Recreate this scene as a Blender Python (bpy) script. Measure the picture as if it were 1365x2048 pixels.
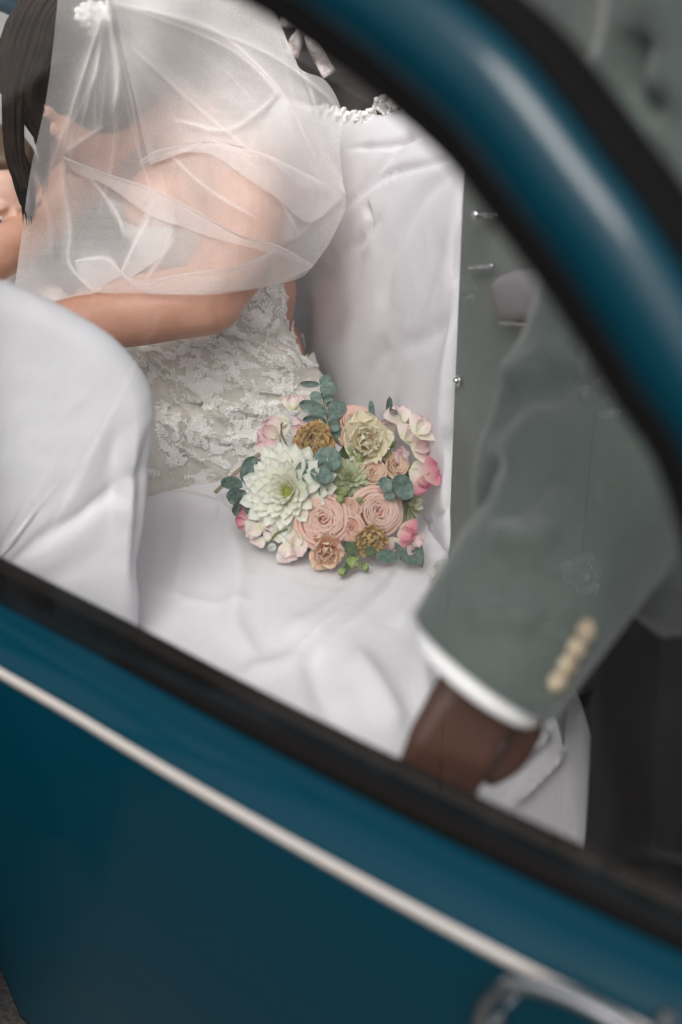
import bpy, bmesh, math, random
import numpy as np
from mathutils import Vector, Matrix, Quaternion
from mathutils.bvhtree import BVHTree
from mathutils.geometry import tessellate_polygon

for o in list(bpy.data.objects):
    bpy.data.objects.remove(o)
random.seed(7); RNG = np.random.default_rng(7)
S = bpy.context.scene
COL = S.collection

# ------------------------------------------------------------------ camera
HEAD, PITCH, FPX = math.radians(18), math.radians(28), 2844.4
fwdh = np.array([math.sin(HEAD), math.cos(HEAD), 0.]); RIGHT = np.array([math.cos(HEAD), -math.sin(HEAD), 0.])
UPZ = np.array([0, 0, 1.])
FWD = fwdh*math.cos(PITCH) - UPZ*math.sin(PITCH); UPV = fwdh*math.sin(PITCH) + UPZ*math.cos(PITCH)
CAM = np.array([-0.5405, -1.7034, 1.3992])
def ray(x, y): return FWD + RIGHT*((x-682.5)/FPX) + UPV*((1024-y)/FPX)
def dep(x, y, d): return CAM + ray(x, y)*d
def onp(x, y, p, n):
    r = ray(x, y); n = np.array(n, float)
    return CAM + r*(np.dot(np.array(p, float)-CAM, n)/np.dot(r, n))
def onY(x, y, v): return onp(x, y, (0, v, 0), (0, 1, 0))
def onX(x, y, v): return onp(x, y, (v, 0, 0), (1, 0, 0))
def onZ(x, y, v): return onp(x, y, (0, 0, v), (0, 0, 1))
def proj(P):
    v = np.asarray(P, float) - CAM; d = v@FWD
    return 682.5 + FPX*(v@RIGHT)/d, 1024 - FPX*(v@UPV)/d, d
cam = bpy.data.cameras.new('camera'); camo = bpy.data.objects.new('camera', cam); COL.objects.link(camo)
camo.matrix_world = Matrix([[*(float(a) for a in (RIGHT[i], UPV[i], -FWD[i], CAM[i]))] for i in range(3)] + [[0, 0, 0, 1]])
cam.sensor_fit = 'VERTICAL'; cam.sensor_height = 36; cam.lens = 50
cam.clip_start = .05; cam.clip_end = 2000
cam.dof.use_dof = True; cam.dof.focus_distance = 2.0; cam.dof.aperture_fstop = 2.0
S.camera = camo

# ------------------------------------------------------------------ light
w = bpy.data.worlds.new('World'); S.world = w; w.use_nodes = True
nt = w.node_tree; bg = nt.nodes['Background']; sky = nt.nodes.new('ShaderNodeTexSky')
sky.sky_type = 'NISHITA'; sky.sun_disc = False
SUN_EL, SUN_AZ = math.radians(47), math.radians(-152)     # azimuth measured from +Y towards +X
sky.sun_elevation = SUN_EL; sky.sun_rotation = SUN_AZ
sky.air_density = 1.0; sky.dust_density = 6.0; sky.ozone_density = 1.0
hs_ = nt.nodes.new('ShaderNodeHueSaturation'); hs_.inputs['Saturation'].default_value = .25      # white overcast
nt.links.new(sky.outputs[0], hs_.inputs['Color']); nt.links.new(hs_.outputs[0], bg.inputs[0]); bg.inputs[1].default_value = 0.135
sd = Vector((math.sin(SUN_AZ)*math.cos(SUN_EL), math.cos(SUN_AZ)*math.cos(SUN_EL), math.sin(SUN_EL)))
sl = bpy.data.lights.new('sun', 'SUN'); sl.energy = 1.6; sl.angle = math.radians(28); sl.color = (1, .96, .92)
so = bpy.data.objects.new('sun', sl); COL.objects.link(so); so.rotation_euler = sd.to_track_quat('Z', 'Y').to_euler()
so.location = (0, 0, 6)
vs = S.view_settings; vs.view_transform = 'Standard'; vs.look = 'None'; vs.gamma = 1; vs.use_curve_mapping = False
vs.exposure = 0.24
S.cycles.transparent_max_bounces = 32; S.cycles.max_bounces = 10; S.cycles.diffuse_bounces = 4
S.cycles.use_denoising = True

# ------------------------------------------------------------------ materials
def mat(name, col, rough=.6, **k):
    m = bpy.data.materials.new(name); m.use_nodes = True
    b = m.node_tree.nodes['Principled BSDF']
    b.inputs['Base Color'].default_value = (*col, 1); b.inputs['Roughness'].default_value = rough
    for n, v in k.items():
        b.inputs[n.replace('_', ' ')].default_value = v
    return m
def N(m, t, **k):
    n = m.node_tree.nodes.new(t)
    for a, v in k.items():
        if a.startswith('i_'):
            n.inputs[a[2:].replace('_', ' ')].default_value = v
        else: setattr(n, a, v)
    return n
def L(m, a, b): m.node_tree.links.new(a, b)
def bsdf(m): return m.node_tree.nodes['Principled BSDF']
def noise_bump(m, layers, coord='Object'):
    """layers: (scale, strength, distance)"""
    tc = N(m, 'ShaderNodeTexCoord'); prev = None
    for sc, st, di in layers:
        nz = N(m, 'ShaderNodeTexNoise', i_Scale=sc, i_Detail=3.0)
        L(m, tc.outputs[coord], nz.inputs['Vector'])
        bp = N(m, 'ShaderNodeBump', i_Strength=st, i_Distance=di)
        L(m, nz.outputs[0], bp.inputs['Height'])
        if prev: L(m, prev.outputs[0], bp.inputs['Normal'])
        prev = bp
    L(m, prev.outputs[0], bsdf(m).inputs['Normal'])
def noise_col(m, c0, c1, scale, detail=4, lo=.35, hi=.65, coord='Object'):
    tc = N(m, 'ShaderNodeTexCoord'); nz = N(m, 'ShaderNodeTexNoise', i_Scale=scale, i_Detail=float(detail))
    L(m, tc.outputs[coord], nz.inputs['Vector'])
    r = N(m, 'ShaderNodeValToRGB'); r.color_ramp.elements[0].position = lo; r.color_ramp.elements[1].position = hi
    r.color_ramp.elements[0].color = (*c0, 1); r.color_ramp.elements[1].color = (*c1, 1)
    L(m, nz.outputs[0], r.inputs[0]); L(m, r.outputs[0], bsdf(m).inputs['Base Color'])
def uv_ramp(m, stops, noise=0.0):
    """base colour along the petal (uv.y), 0 = base, 1 = rim"""
    tc = N(m, 'ShaderNodeTexCoord'); sp = N(m, 'ShaderNodeSeparateXYZ'); L(m, tc.outputs['UV'], sp.inputs[0])
    r = N(m, 'ShaderNodeValToRGB'); e = r.color_ramp.elements
    while len(e) < len(stops): e.new(.5)
    for q, (p, c) in zip(e, stops): q.position = p; q.color = (*c, 1)
    if noise:
        nz = N(m, 'ShaderNodeTexNoise', i_Scale=60.0); L(m, tc.outputs['Object'], nz.inputs['Vector'])
        ma = N(m, 'ShaderNodeMath', operation='MULTIPLY_ADD'); L(m, nz.outputs[0], ma.inputs[0]); ma.inputs[1].default_value = noise
        sb = N(m, 'ShaderNodeMath', operation='SUBTRACT'); L(m, sp.outputs[1], sb.inputs[0]); sb.inputs[1].default_value = noise/2
        L(m, sb.outputs[0], ma.inputs[2]); L(m, ma.outputs[0], r.inputs[0])
    else: L(m, sp.outputs[1], r.inputs[0])
    L(m, r.outputs[0], bsdf(m).inputs['Base Color'])
M = {}
def cloth_mat(name, col):
    m = mat(name, col, .95, Sheen_Weight=.15, Specular_IOR_Level=.15)
    noise_bump(m, [(9, .25, .02), (38, .16, .006), (700, .25, .0007)])
    return m
M['cloth'] = cloth_mat('white_cotton', (.785, .762, .80))
M['paint'] = mat('teal_paint', (.0001, .026, .043), .5, Coat_Weight=.5, Coat_Roughness=.12, Specular_IOR_Level=.03)
noise_bump(M['paint'], [(3.0, .02, .01)])
M['rubber'] = mat('black_rubber', (.003, .0026, .0025), .8, Specular_IOR_Level=.12)
M['brown'] = mat('dark_brown_trim', (.009, .0065, .0055), .7, Specular_IOR_Level=.2); noise_bump(M['brown'], [(220, .3, .001)])
M['stripe'] = mat('pale_stripe', (.42, .385, .36), .35, Coat_Weight=.4)
M['chrome'] = mat('chrome', (.62, .62, .63), .24, Metallic=1.0)
M['lining'] = mat('charcoal_lining', (.035, .029, .030), .9); noise_col(M['lining'], (.026, .021, .022), (.060, .050, .050), 14); noise_bump(M['lining'], [(300, .4, .002)])
M['panel'] = mat('grey_green_trim', (.15, .17, .16), .75); noise_col(M['panel'], (.125, .145, .136), (.185, .205, .192), 5); noise_bump(M['panel'], [(400, .25, .001)])
M['lamp'] = mat('frosted_plastic', (.24, .225, .235), .5)
M['suit'] = mat('sage_wool', (.09, .11, .103), .92, Sheen_Weight=.25)
noise_col(M['suit'], (.046, .061, .056), (.082, .101, .094), 420, 5); noise_bump(M['suit'], [(14, .5, .012), (650, .35, .001)])
M['trouser'] = mat('dark_trouser', (.005, .004, .0035), .9, Specular_IOR_Level=.08); noise_bump(M['trouser'], [(500, .3, .001)])
M['shirt'] = mat('white_shirt', (.80, .78, .80), .85); noise_bump(M['shirt'], [(60, .2, .004)])
M['horn'] = mat('horn_button', (.42, .34, .25), .4); noise_col(M['horn'], (.50, .42, .31), (.28, .20, .13), 90)
M['skin_m'] = mat('skin_tan', (.062, .023, .014), .5, Subsurface_Weight=.08, Subsurface_Scale=.01); noise_bump(M['skin_m'], [(260, .2, .001)])
def skin(name, a, b):
    m = mat(name, a, .46, Subsurface_Weight=.06, Subsurface_Scale=.01)
    noise_col(m, a, b, 22, 6, .3, .7); noise_bump(m, [(40, .12, .003), (300, .3, .0009)]); return m
M['skin'] = skin('skin_warm', (.58, .325, .235), (.47, .23, .155))
M['skin_c'] = skin('skin_child', (.66, .44, .35), (.60, .37, .29))
M['lip'] = mat('lip', (.40, .12, .11), .4)
M['eye'] = mat('eye_white', (.75, .73, .70), .2); M['iris'] = mat('iris', (.05, .06, .08), .15)
M['hair'] = mat('dark_hair', (.012, .007, .005), .6, Specular_IOR_Level=.12)
noise_col(M['hair'], (.007, .004, .003), (.022, .012, .008), 40)
M['hair_c'] = mat('child_hair', (.10, .06, .035), .5)
M['dress'] = mat('ivory_dress', (.74, .72, .68), .7, Sheen_Weight=.3)
noise_col(M['dress'], (.60, .565, .51), (.68, .645, .59), 60, 6); noise_bump(M['dress'], [(260, .15, .001), (900, .3, .0008)])
M['lace'] = mat('ivory_lace', (.86, .84, .81), .55, Sheen_Weight=.3); noise_bump(M['lace'], [(900, .6, .001)])
M['bead'] = mat('bead', (.9, .9, .88), .08, Specular_IOR_Level=.9, Coat_Weight=1.0)
M['stem'] = mat('stem_green', (.13, .19, .07), .6)
M['gravel'] = mat('gravel', (.32, .31, .30), .95); noise_col(M['gravel'], (.20, .19, .185), (.46, .45, .44), 38, 8); noise_bump(M['gravel'], [(30, .8, .03)])
M['asphalt'] = mat('asphalt', (.05, .05, .05), .9); noise_col(M['asphalt'], (.035, .034, .034), (.075, .073, .07), 90, 8); noise_bump(M['asphalt'], [(120, .6, .01)])
M['tyre'] = mat('tyre', (.012, .012, .012), .85)

def veil_mat():
    m = bpy.data.materials.new('tulle'); m.use_nodes = True; n = m.node_tree.nodes
    n.remove(n['Principled BSDF']); out = n['Material Output']
    tr = N(m, 'ShaderNodeBsdfTransparent'); df = N(m, 'ShaderNodeBsdfDiffuse'); df.inputs[0].default_value = (.93, .90, .895, 1)
    tl = N(m, 'ShaderNodeBsdfTranslucent'); tl.inputs[0].default_value = (.93, .90, .895, 1)
    mx = N(m, 'ShaderNodeMixShader'); mx.inputs[0].default_value = .45
    L(m, df.outputs[0], mx.inputs[1]); L(m, tl.outputs[0], mx.inputs[2])
    # thread coverage: more yarn in the way where the net is seen edge-on, slightly uneven weave
    lw = N(m, 'ShaderNodeLayerWeight'); lw.inputs[0].default_value = .5
    cs = N(m, 'ShaderNodeMath', operation='SUBTRACT'); cs.inputs[0].default_value = 1.0; L(m, lw.outputs['Facing'], cs.inputs[1])
    mxm = N(m, 'ShaderNodeMath', operation='MAXIMUM'); L(m, cs.outputs[0], mxm.inputs[0]); mxm.inputs[1].default_value = .2
    dv = N(m, 'ShaderNodeMath', operation='DIVIDE'); dv.inputs[0].default_value = 1.0; L(m, mxm.outputs[0], dv.inputs[1])
    tc = N(m, 'ShaderNodeTexCoord'); nz = N(m, 'ShaderNodeTexNoise', i_Scale=420.0, i_Detail=2.0); L(m, tc.outputs['Object'], nz.inputs['Vector'])
    mr = N(m, 'ShaderNodeMapRange'); L(m, nz.outputs[0], mr.inputs[0]); mr.inputs[1].default_value = .3; mr.inputs[2].default_value = .7
    mr.inputs[3].default_value = .71; mr.inputs[4].default_value = .63
    at = N(m, 'ShaderNodeAttribute', attribute_name='layers')
    ml = N(m, 'ShaderNodeMath', operation='MULTIPLY'); L(m, dv.outputs[0], ml.inputs[0]); L(m, at.outputs['Fac'], ml.inputs[1])
    pw = N(m, 'ShaderNodeMath', operation='POWER'); L(m, mr.outputs[0], pw.inputs[0]); L(m, ml.outputs[0], pw.inputs[1])
    al = N(m, 'ShaderNodeMath', operation='SUBTRACT'); al.inputs[0].default_value = 1.0; L(m, pw.outputs[0], al.inputs[1])
    fm = N(m, 'ShaderNodeMixShader'); L(m, al.outputs[0], fm.inputs[0]); L(m, tr.outputs[0], fm.inputs[1]); L(m, mx.outputs[0], fm.inputs[2])
    L(m, fm.outputs[0], out.inputs[0]); return m
M['veil'] = veil_mat()
def glass_mat():
    m = bpy.data.materials.new('window_glass'); m.use_nodes = True; n = m.node_tree.nodes
    n.remove(n['Principled BSDF']); out = n['Material Output']
    tr = N(m, 'ShaderNodeBsdfTransparent'); tr.inputs[0].default_value = (.96, .975, .97, 1)
    gl = N(m, 'ShaderNodeBsdfGlossy'); gl.inputs['Roughness'].default_value = 0.0
    lw = N(m, 'ShaderNodeLayerWeight'); lw.inputs[0].default_value = .5        # Schlick, both faces of the pane
    pw = N(m, 'ShaderNodeMath', operation='POWER'); L(m, lw.outputs['Facing'], pw.inputs[0]); pw.inputs[1].default_value = 5.0
    fr = N(m, 'ShaderNodeMath', operation='MULTIPLY_ADD'); L(m, pw.outputs[0], fr.inputs[0]); fr.inputs[1].default_value = .92; fr.inputs[2].default_value = .105
    fm = N(m, 'ShaderNodeMixShader'); L(m, fr.outputs[0], fm.inputs[0]); L(m, tr.outputs[0], fm.inputs[1]); L(m, gl.outputs[0], fm.inputs[2])
    # smears and dust on the pane; pale film also imitates milky reflected streaks
    tc = N(m, 'ShaderNodeTexCoord'); mp = N(m, 'ShaderNodeMapping'); mp.inputs['Scale'].default_value = (5, 5, 2.2); mp.inputs['Rotation'].default_value = (.5, .3, .6); L(m, tc.outputs['Object'], mp.inputs[0])
    nz = N(m, 'ShaderNodeTexNoise', i_Scale=2.2, i_Detail=6.0, i_Distortion=1.6); L(m, mp.outputs[0], nz.inputs['Vector'])
    mr = N(m, 'ShaderNodeMapRange'); L(m, nz.outputs[0], mr.inputs[0]); mr.inputs[1].default_value = .48; mr.inputs[2].default_value = .78; mr.inputs[3].default_value = .0; mr.inputs[4].default_value = .010
    df = N(m, 'ShaderNodeBsdfDiffuse'); df.inputs[0].default_value = (.8, .8, .82, 1)
    f2 = N(m, 'ShaderNodeMixShader'); L(m, mr.outputs[0], f2.inputs[0]); L(m, fm.outputs[0], f2.inputs[1]); L(m, df.outputs[0], f2.inputs[2])
    L(m, f2.outputs[0], out.inputs[0]); return m
M['glass'] = glass_mat()
def petal_mat(name, stops, noise=.1):
    m = mat(name, stops[-1][1], .55, Subsurface_Weight=.3, Subsurface_Scale=.008, Sheen_Weight=.15, Specular_IOR_Level=.25)
    uv_ramp(m, stops, noise)
    tl = N(m, 'ShaderNodeBsdfTranslucent'); mx = N(m, 'ShaderNodeMixShader'); mx.inputs[0].default_value = .28; b = bsdf(m)
    L(m, b.inputs['Base Color'].links[0].from_socket, tl.inputs[0]); L(m, b.outputs[0], mx.inputs[1]); L(m, tl.outputs[0], mx.inputs[2]); L(m, mx.outputs[0], m.node_tree.nodes['Material Output'].inputs[0])
    return m
M['peach'] = petal_mat('peach_petal', [(0, (.58, .17, .10)), (.5, (.80, .42, .33)), (1, (.88, .64, .56))])
M['peach2'] = petal_mat('apricot_petal', [(0, (.64, .26, .12)), (.5, (.82, .52, .36)), (1, (.88, .70, .56))])
M['cream'] = petal_mat('cream_petal', [(0, (.70, .52, .18)), (.4, (.82, .72, .48)), (1, (.87, .80, .65))])
M['caramel'] = petal_mat('caramel_petal', [(0, (.28, .13, .03)), (.5, (.55, .33, .12)), (1, (.70, .49, .24))], .3)
M['dahlia'] = petal_mat('white_dahlia_petal', [(0, (.60, .62, .25)), (.25, (.82, .80, .64)), (1, (.88, .87, .81))])
M['gdahlia'] = petal_mat('green_dahlia_petal', [(0, (.24, .29, .10)), (.5, (.42, .46, .27)), (1, (.62, .62, .48))])
M['pink'] = petal_mat('pink_petal', [(0, (.82, .74, .60)), (.45, (.85, .70, .67)), (1, (.80, .52, .56))], .4)
M['pale_pink'] = petal_mat('pale_pink_petal', [(0, (.80, .75, .56)), (.45, (.87, .79, .73)), (1, (.85, .68, .67))], .4)
M['deep_pink'] = petal_mat('deep_pink_petal', [(0, (.78, .60, .52)), (.5, (.74, .34, .38)), (1, (.66, .20, .30))], .3)
M['green'] = petal_mat('green_bud', [(0, (.15, .22, .05)), (.6, (.36, .42, .13)), (1, (.50, .54, .26))], .3)
M['lime'] = petal_mat('dahlia_heart', [(0, (.30, .36, .05)), (1, (.62, .62, .16))])
M['white'] = petal_mat('white_petal', [(0, (.70, .70, .60)), (1, (.84, .83, .82))])
m = M['euca'] = mat('eucalyptus_leaf', (.10, .16, .135), .62)
noise_col(m, (.065, .115, .098), (.175, .245, .215), 120, 8); noise_bump(m, [(140, .3, .002)])
m = M['leaf'] = mat('dark_leaf', (.05, .085, .035), .5); noise_col(m, (.045, .08, .04), (.085, .13, .06), 80)

# ------------------------------------------------------------------ mesh helpers
def tag(o, label=None, cat=None, group=None, kind=None):
    if label: o['label'] = label
    if cat: o['category'] = cat
    if group: o['group'] = group
    if kind: o['kind'] = kind
    return o
def link(name, me, parent=None):
    o = bpy.data.objects.new(name, me); COL.objects.link(o)
    if parent:
        o.parent = parent; o.matrix_parent_inverse = world_of(parent).inverted()
    return o
def world_of(o):
    mw = o.matrix_basis.copy()
    return (world_of(o.parent) @ o.matrix_parent_inverse @ mw) if o.parent else mw
def empty(name, loc=(0, 0, 0)):
    o = link(name, None); o.location = Vector([float(c) for c in loc]); o.empty_display_size = .05; return o
def mesh(name, verts, faces, m=None, uv=None, smooth=True):
    me = bpy.data.meshes.new(name)
    me.from_pydata([tuple(float(c) for c in v) for v in verts], [], [tuple(int(i) for i in f) for f in faces])
    if uv is not None:
        lay = me.uv_layers.new(name='UVMap'); idx = np.empty(len(me.loops), int); me.loops.foreach_get('vertex_index', idx)
        lay.data.foreach_set('uv', np.asarray(uv, float)[idx].ravel())
    if smooth: me.polygons.foreach_set('use_smooth', [True]*len(me.polygons))
    if m: me.materials.append(M[m] if isinstance(m, str) else m)
    me.update(); return me
def ob(name, verts, faces, m=None, parent=None, uv=None, smooth=True):
    return link(name, mesh(name, verts, faces, m, uv, smooth), parent)
def gridf(nu, nv, cu=False, off=0):
    f = []
    for i in range(nu if cu else nu-1):
        for j in range(nv-1):
            a = i*nv+j; b = ((i+1) % nu)*nv+j
            f.append((a+off, b+off, b+1+off, a+1+off))
    return f
def spline(pts, n, closed=False):
    """Catmull-Rom through pts -> n samples"""
    p = np.asarray(pts, float); k = len(p)
    if closed: q = np.vstack([p[-1], p, p[0], p[1]]); segs = k
    else: q = np.vstack([2*p[0]-p[1], p, 2*p[-1]-p[-2]]); segs = k-1
    t = np.linspace(0, segs, n, endpoint=not closed); i = np.minimum(t.astype(int), segs-1); u = (t-i)[:, None]
    a, b, c, d = q[i], q[i+1], q[i+2], q[i+3]
    return .5*((2*b)+(-a+c)*u+(2*a-5*b+4*c-d)*u**2+(-a+3*b-3*c+d)*u**3)
def resample(p, n):
    p = np.asarray(p, float); d = np.r_[0, np.cumsum(np.linalg.norm(np.diff(p, axis=0), axis=1))]
    t = np.linspace(0, d[-1], n); return np.stack([np.interp(t, d, p[:, k]) for k in range(p.shape[1])], 1)
def unit(v): v = np.asarray(v, float); return v/np.maximum(np.linalg.norm(v, axis=-1, keepdims=True), 1e-9)
def sweep(path, prof, up=(0, 0, 1), closed_prof=True, scale=None):
    """prof: k x 2 (side, up) points swept along path"""
    path = np.asarray(path, float); prof = np.asarray(prof, float); n = len(path); V = []
    t = unit(np.gradient(path, axis=0)); up = np.asarray(up, float)
    for i in range(n):
        s = unit(np.cross(t[i], up)); u = np.cross(s, t[i]); k = 1 if scale is None else scale[i]
        V += [path[i]+s*a*k+u*b*k for a, b in prof]
    k = len(prof); F = []
    for i in range(n-1):
        for j in range(k if closed_prof else k-1):
            F.append((i*k+j, i*k+(j+1) % k, (i+1)*k+(j+1) % k, (i+1)*k+j))
    if closed_prof: F += [tuple(range(k))[::-1], tuple(range((n-1)*k, n*k))]
    return V, F
def circ(r, k=8, r2=None): return [(r*math.cos(2*math.pi*i/k), (r2 or r)*math.sin(2*math.pi*i/k)) for i in range(k)]
def tube(path, r, k=8, n=None):
    path = np.asarray(path, float)
    if n: path = spline(path, n)
    t = path[-1]-path[0]; up = (0, 0, 1) if abs(t[2]) < .8*np.linalg.norm(t) else (1, .2, 0)
    rs = np.interp(np.linspace(0, 1, len(path)), np.linspace(0, 1, len(r)), r) if np.ndim(r) else np.full(len(path), r)
    return sweep(path, circ(1, k), up, True, rs)
def join(parts):
    V, F = [], []
    for v, f in parts:
        o = len(V); V += [tuple(x) for x in v]; F += [tuple(i+o for i in q) for q in f]
    return V, F
def box(lo, hi, bev=0.0):
    (x0, y0, z0), (x1, y1, z1) = lo, hi
    V = [(x, y, z) for x in (x0, x1) for y in (y0, y1) for z in (z0, z1)]
    F = [(0, 1, 3, 2), (4, 6, 7, 5), (0, 4, 5, 1), (2, 3, 7, 6), (0, 2, 6, 4), (1, 5, 7, 3)]
    return V, F
def ball(c, r, k=12, rings=8, R=None):
    r = np.array([r]*3 if np.ndim(r) == 0 else r, float); V = []; F = []
    for i in range(rings+1):
        th = math.pi*i/rings
        for j in range(k):
            ph = 2*math.pi*j/k; V.append(np.array([math.sin(th)*math.cos(ph), math.sin(th)*math.sin(ph), math.cos(th)])*r)
    V = np.array(V)
    if R is not None: V = V@np.asarray(R).T
    V = V+np.asarray(c, float)
    for i in range(rings):
        for j in range(k):
            F.append((i*k+j, (i+1)*k+j, (i+1)*k+(j+1) % k, i*k+(j+1) % k))
    return [tuple(v) for v in V], F
def limb(pts, rads, k=14, n=16, flat=None):
    """closed tapered limb with round ends"""
    p = spline(pts, n); r = np.interp(np.linspace(0, len(rads)-1, n), range(len(rads)), rads)
    d0 = unit(p[0]-p[1]); d1 = unit(p[-1]-p[-2])
    head = [(p[0]+d0*r[0]*math.cos(a), r[0]*math.sin(a)) for a in np.linspace(.15, 1.4, 4)]
    tail = [(p[-1]+d1*r[-1]*math.cos(a), r[-1]*math.sin(a)) for a in np.linspace(1.4, .15, 4)]
    path = np.array([h[0] for h in head]+list(p)+[h[0] for h in tail]); rr = np.array([h[1] for h in head]+list(r)+[h[1] for h in tail])
    t = p[-1]-p[0]; up = (0, 0, 1) if abs(t[2]) < .75*np.linalg.norm(t) else (1, .15, 0)
    if flat: return sweep(path, circ(1, k, flat), up, True, rr)
    return sweep(path, circ(1, k), up, True, rr)
def remesh(name, parts, voxel, m, parent=None, smooth=6, fac=.5):
    V, F = join(parts)
    me = mesh('tmp', V, F); o = link('tmp', me)
    bm = bmesh.new(); bm.from_mesh(me); bmesh.ops.recalc_face_normals(bm, faces=bm.faces); bm.to_mesh(me); bm.free()
    r = o.modifiers.new('r', 'REMESH'); r.mode = 'VOXEL'; r.voxel_size = voxel; r.use_smooth_shade = True
    s = o.modifiers.new('s', 'SMOOTH'); s.iterations = smooth; s.factor = fac
    dg = bpy.context.evaluated_depsgraph_get(); e = o.evaluated_get(dg)
    res = bpy.data.meshes.new_from_object(e); res.name = name; res.materials.clear(); res.materials.append(M[m])
    res.polygons.foreach_set('use_smooth', [True]*len(res.polygons))
    bpy.data.objects.remove(o); bpy.data.meshes.remove(me)
    return link(name, res, parent)
def getv(me):
    a = np.empty(len(me.vertices)*3); me.vertices.foreach_get('co', a); return a.reshape(-1, 3)
def setv(me, a): me.vertices.foreach_set('co', np.asarray(a, float).ravel()); me.update()
def getn(me):
    a = np.empty(len(me.vertices)*3); me.vertex_normals.foreach_get('vector', a); return a.reshape(-1, 3)
def segdist(P, poly):
    """distance of points P (n,2) to a polyline and the parameter 0..1 along it"""
    poly = np.asarray(poly, float); best = np.full(len(P), 1e9); par = np.zeros(len(P)); n = len(poly)-1; sg = np.zeros(len(P))
    for i in range(n):
        a, b = poly[i], poly[i+1]; ab = b-a; t = np.clip(((P-a)@ab)/max(ab@ab, 1e-9), 0, 1)
        q = P-(a+t[:, None]*ab); d = np.hypot(q[:, 0], q[:, 1]); k = d < best
        best[k] = d[k]; par[k] = (i+t[k])/n; sg[k] = np.sign(ab[0]*q[k, 1]-ab[1]*q[k, 0])
    return best, par, sg
def folds(P, lines):
    """height of soft cloth folds; lines: (polyline, width, height[, sharp])"""
    h = np.zeros(len(P))
    for ln in lines:
        poly, wd, ht = ln[:3]; sharp = ln[3] if len(ln) > 3 else 0
        p = resample(spline(poly, 12*len(poly)), 24) if len(poly) > 2 else np.asarray(poly, float)
        d, t, sg = segdist(P, p); e = np.clip(np.minimum(t, 1-t)*6, 0, 1)*.8+.2
        if sharp == 1: prof = np.exp(-d/wd)
        elif sharp == 2: prof = np.exp(-(d/wd)**2)*(sg > 0)+np.exp(-(d/(wd*.25))**2)*(sg <= 0)
        else: prof = np.exp(-(d/wd)**2)
        h += ht*e*prof
    return h
def noise2(P, sc, seed=0, oct=3):
    """cheap smooth 2-D value noise, about -1..1"""
    r = np.random.default_rng(seed); tab = r.uniform(-1, 1, (64, 64)); out = np.zeros(len(P)); amp = 1
    for o in range(oct):
        q = P*sc*2**o; i = np.floor(q).astype(int); f = q-i; f = f*f*(3-2*f)
        g = lambda a, b: tab[(i[:, 0]+a) % 64, (i[:, 1]+b) % 64]
        out += amp*((g(0, 0)*(1-f[:, 0])+g(1, 0)*f[:, 0])*(1-f[:, 1])+(g(0, 1)*(1-f[:, 0])+g(1, 1)*f[:, 0])*f[:, 1]); amp *= .5
    return out
def px_of(V):
    x, y, d = proj(V); return np.stack([x, y], 1)
def panel_with_hole(outer, hole, place):
    pts = [Vector((a, b, 0)) for a, b in outer]; hp = [Vector((a, b, 0)) for a, b in (hole if hole is not None else [])]
    tri = tessellate_polygon([pts, hp]) if hole is not None else tessellate_polygon([pts])
    return [place(a, b) for a, b in list(outer)+list(hole if hole is not None else [])], [tuple(t) for t in tri]

#@@SETTING
# ================================================================== ground
gs = 400; GZ = -.30
g = ob('road', [(-gs, -gs, GZ), (gs, -gs, GZ), (gs, 1.6, GZ), (-gs, 1.6, GZ)], [(0, 1, 2, 3)], 'asphalt'); tag(g, kind='structure')
g = ob('ground', [(-gs, 1.6, GZ+.02), (gs, 1.6, GZ+.02), (gs, gs, GZ+.02), (-gs, gs, GZ+.02)], [(0, 1, 2, 3)], 'gravel'); tag(g, kind='structure')

# ================================================================== car
car = empty('car', (.0, .16, GZ))
tag(car, 'glossy teal blue vintage car with its near rear door open', 'car')
HG = np.array([-.501, -.500, 0.])                      # hinge line of the open rear door
DU = unit([.555, -.832, 0]); DN = unit([-.832, -.555, 0])
def dw(s, t, z): return HG+DU*s+DN*t+np.array([0, 0, z])
# ---- door skin: shoulder rolls over below the window, body tucks under below the stripe
pz = spline([(.631, -.054), (.6305, -.042), (.628, -.029), (.622, -.014), (.614, -.003), (.602, .004), (.56, .003), (.48, -.005), (.36, -.022), (.22, -.048), (.10, -.074), (.0, -.10), (-.12, -.125), (-.20, -.14)], 50)
ss = np.concatenate([[-.048, -.045, -.038, -.026, -.012, .003, .020], np.linspace(.04, .93, 26), [.95, .96, .965]])
V = []
for s in ss:
    e = .006*max(0, (0-s)/.048)**2+.02*max(0, (s-.94)/.025)**2
    for z, t in pz: V.append(dw(s-.24*max(0, (.10-s)/.148), t-e-.02*((s-.45)/.5)**2, z))
door = ob('door', V, gridf(len(ss), len(pz)), 'paint', car); door['label'] = 'open teal rear door with pale stripe'
sm = door.modifiers.new('th', 'SOLIDIFY'); sm.thickness = .004; sm.offset = -1 
# inner panel of the door
V, F = join([box((0, 0, 0), (1, 1, 1))])
iv = [dw(-.03+.97*x, -.085+.03*y-.12*(1-z), -.10+.715*z) for x, y, z in V]
ob('door_card', iv, F, 'brown', door, smooth=False)
# pale stripe
unmap = lambda s: s if s > .10 else (s+.24*.10/.148)/(1+.24/.148)
st = [dw(s, .0060-.02*((unmap(s)-.45)/.5)**2, .601) for s in np.linspace(-.26, .955, 40)]
V, F = sweep(st, [(-.0015, -.0062), (.0045, -.005), (.0055, 0), (.0045, .005), (-.0015, .0062)], closed_prof=True)
ob('stripe', V, F, 'stripe', door)
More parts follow.
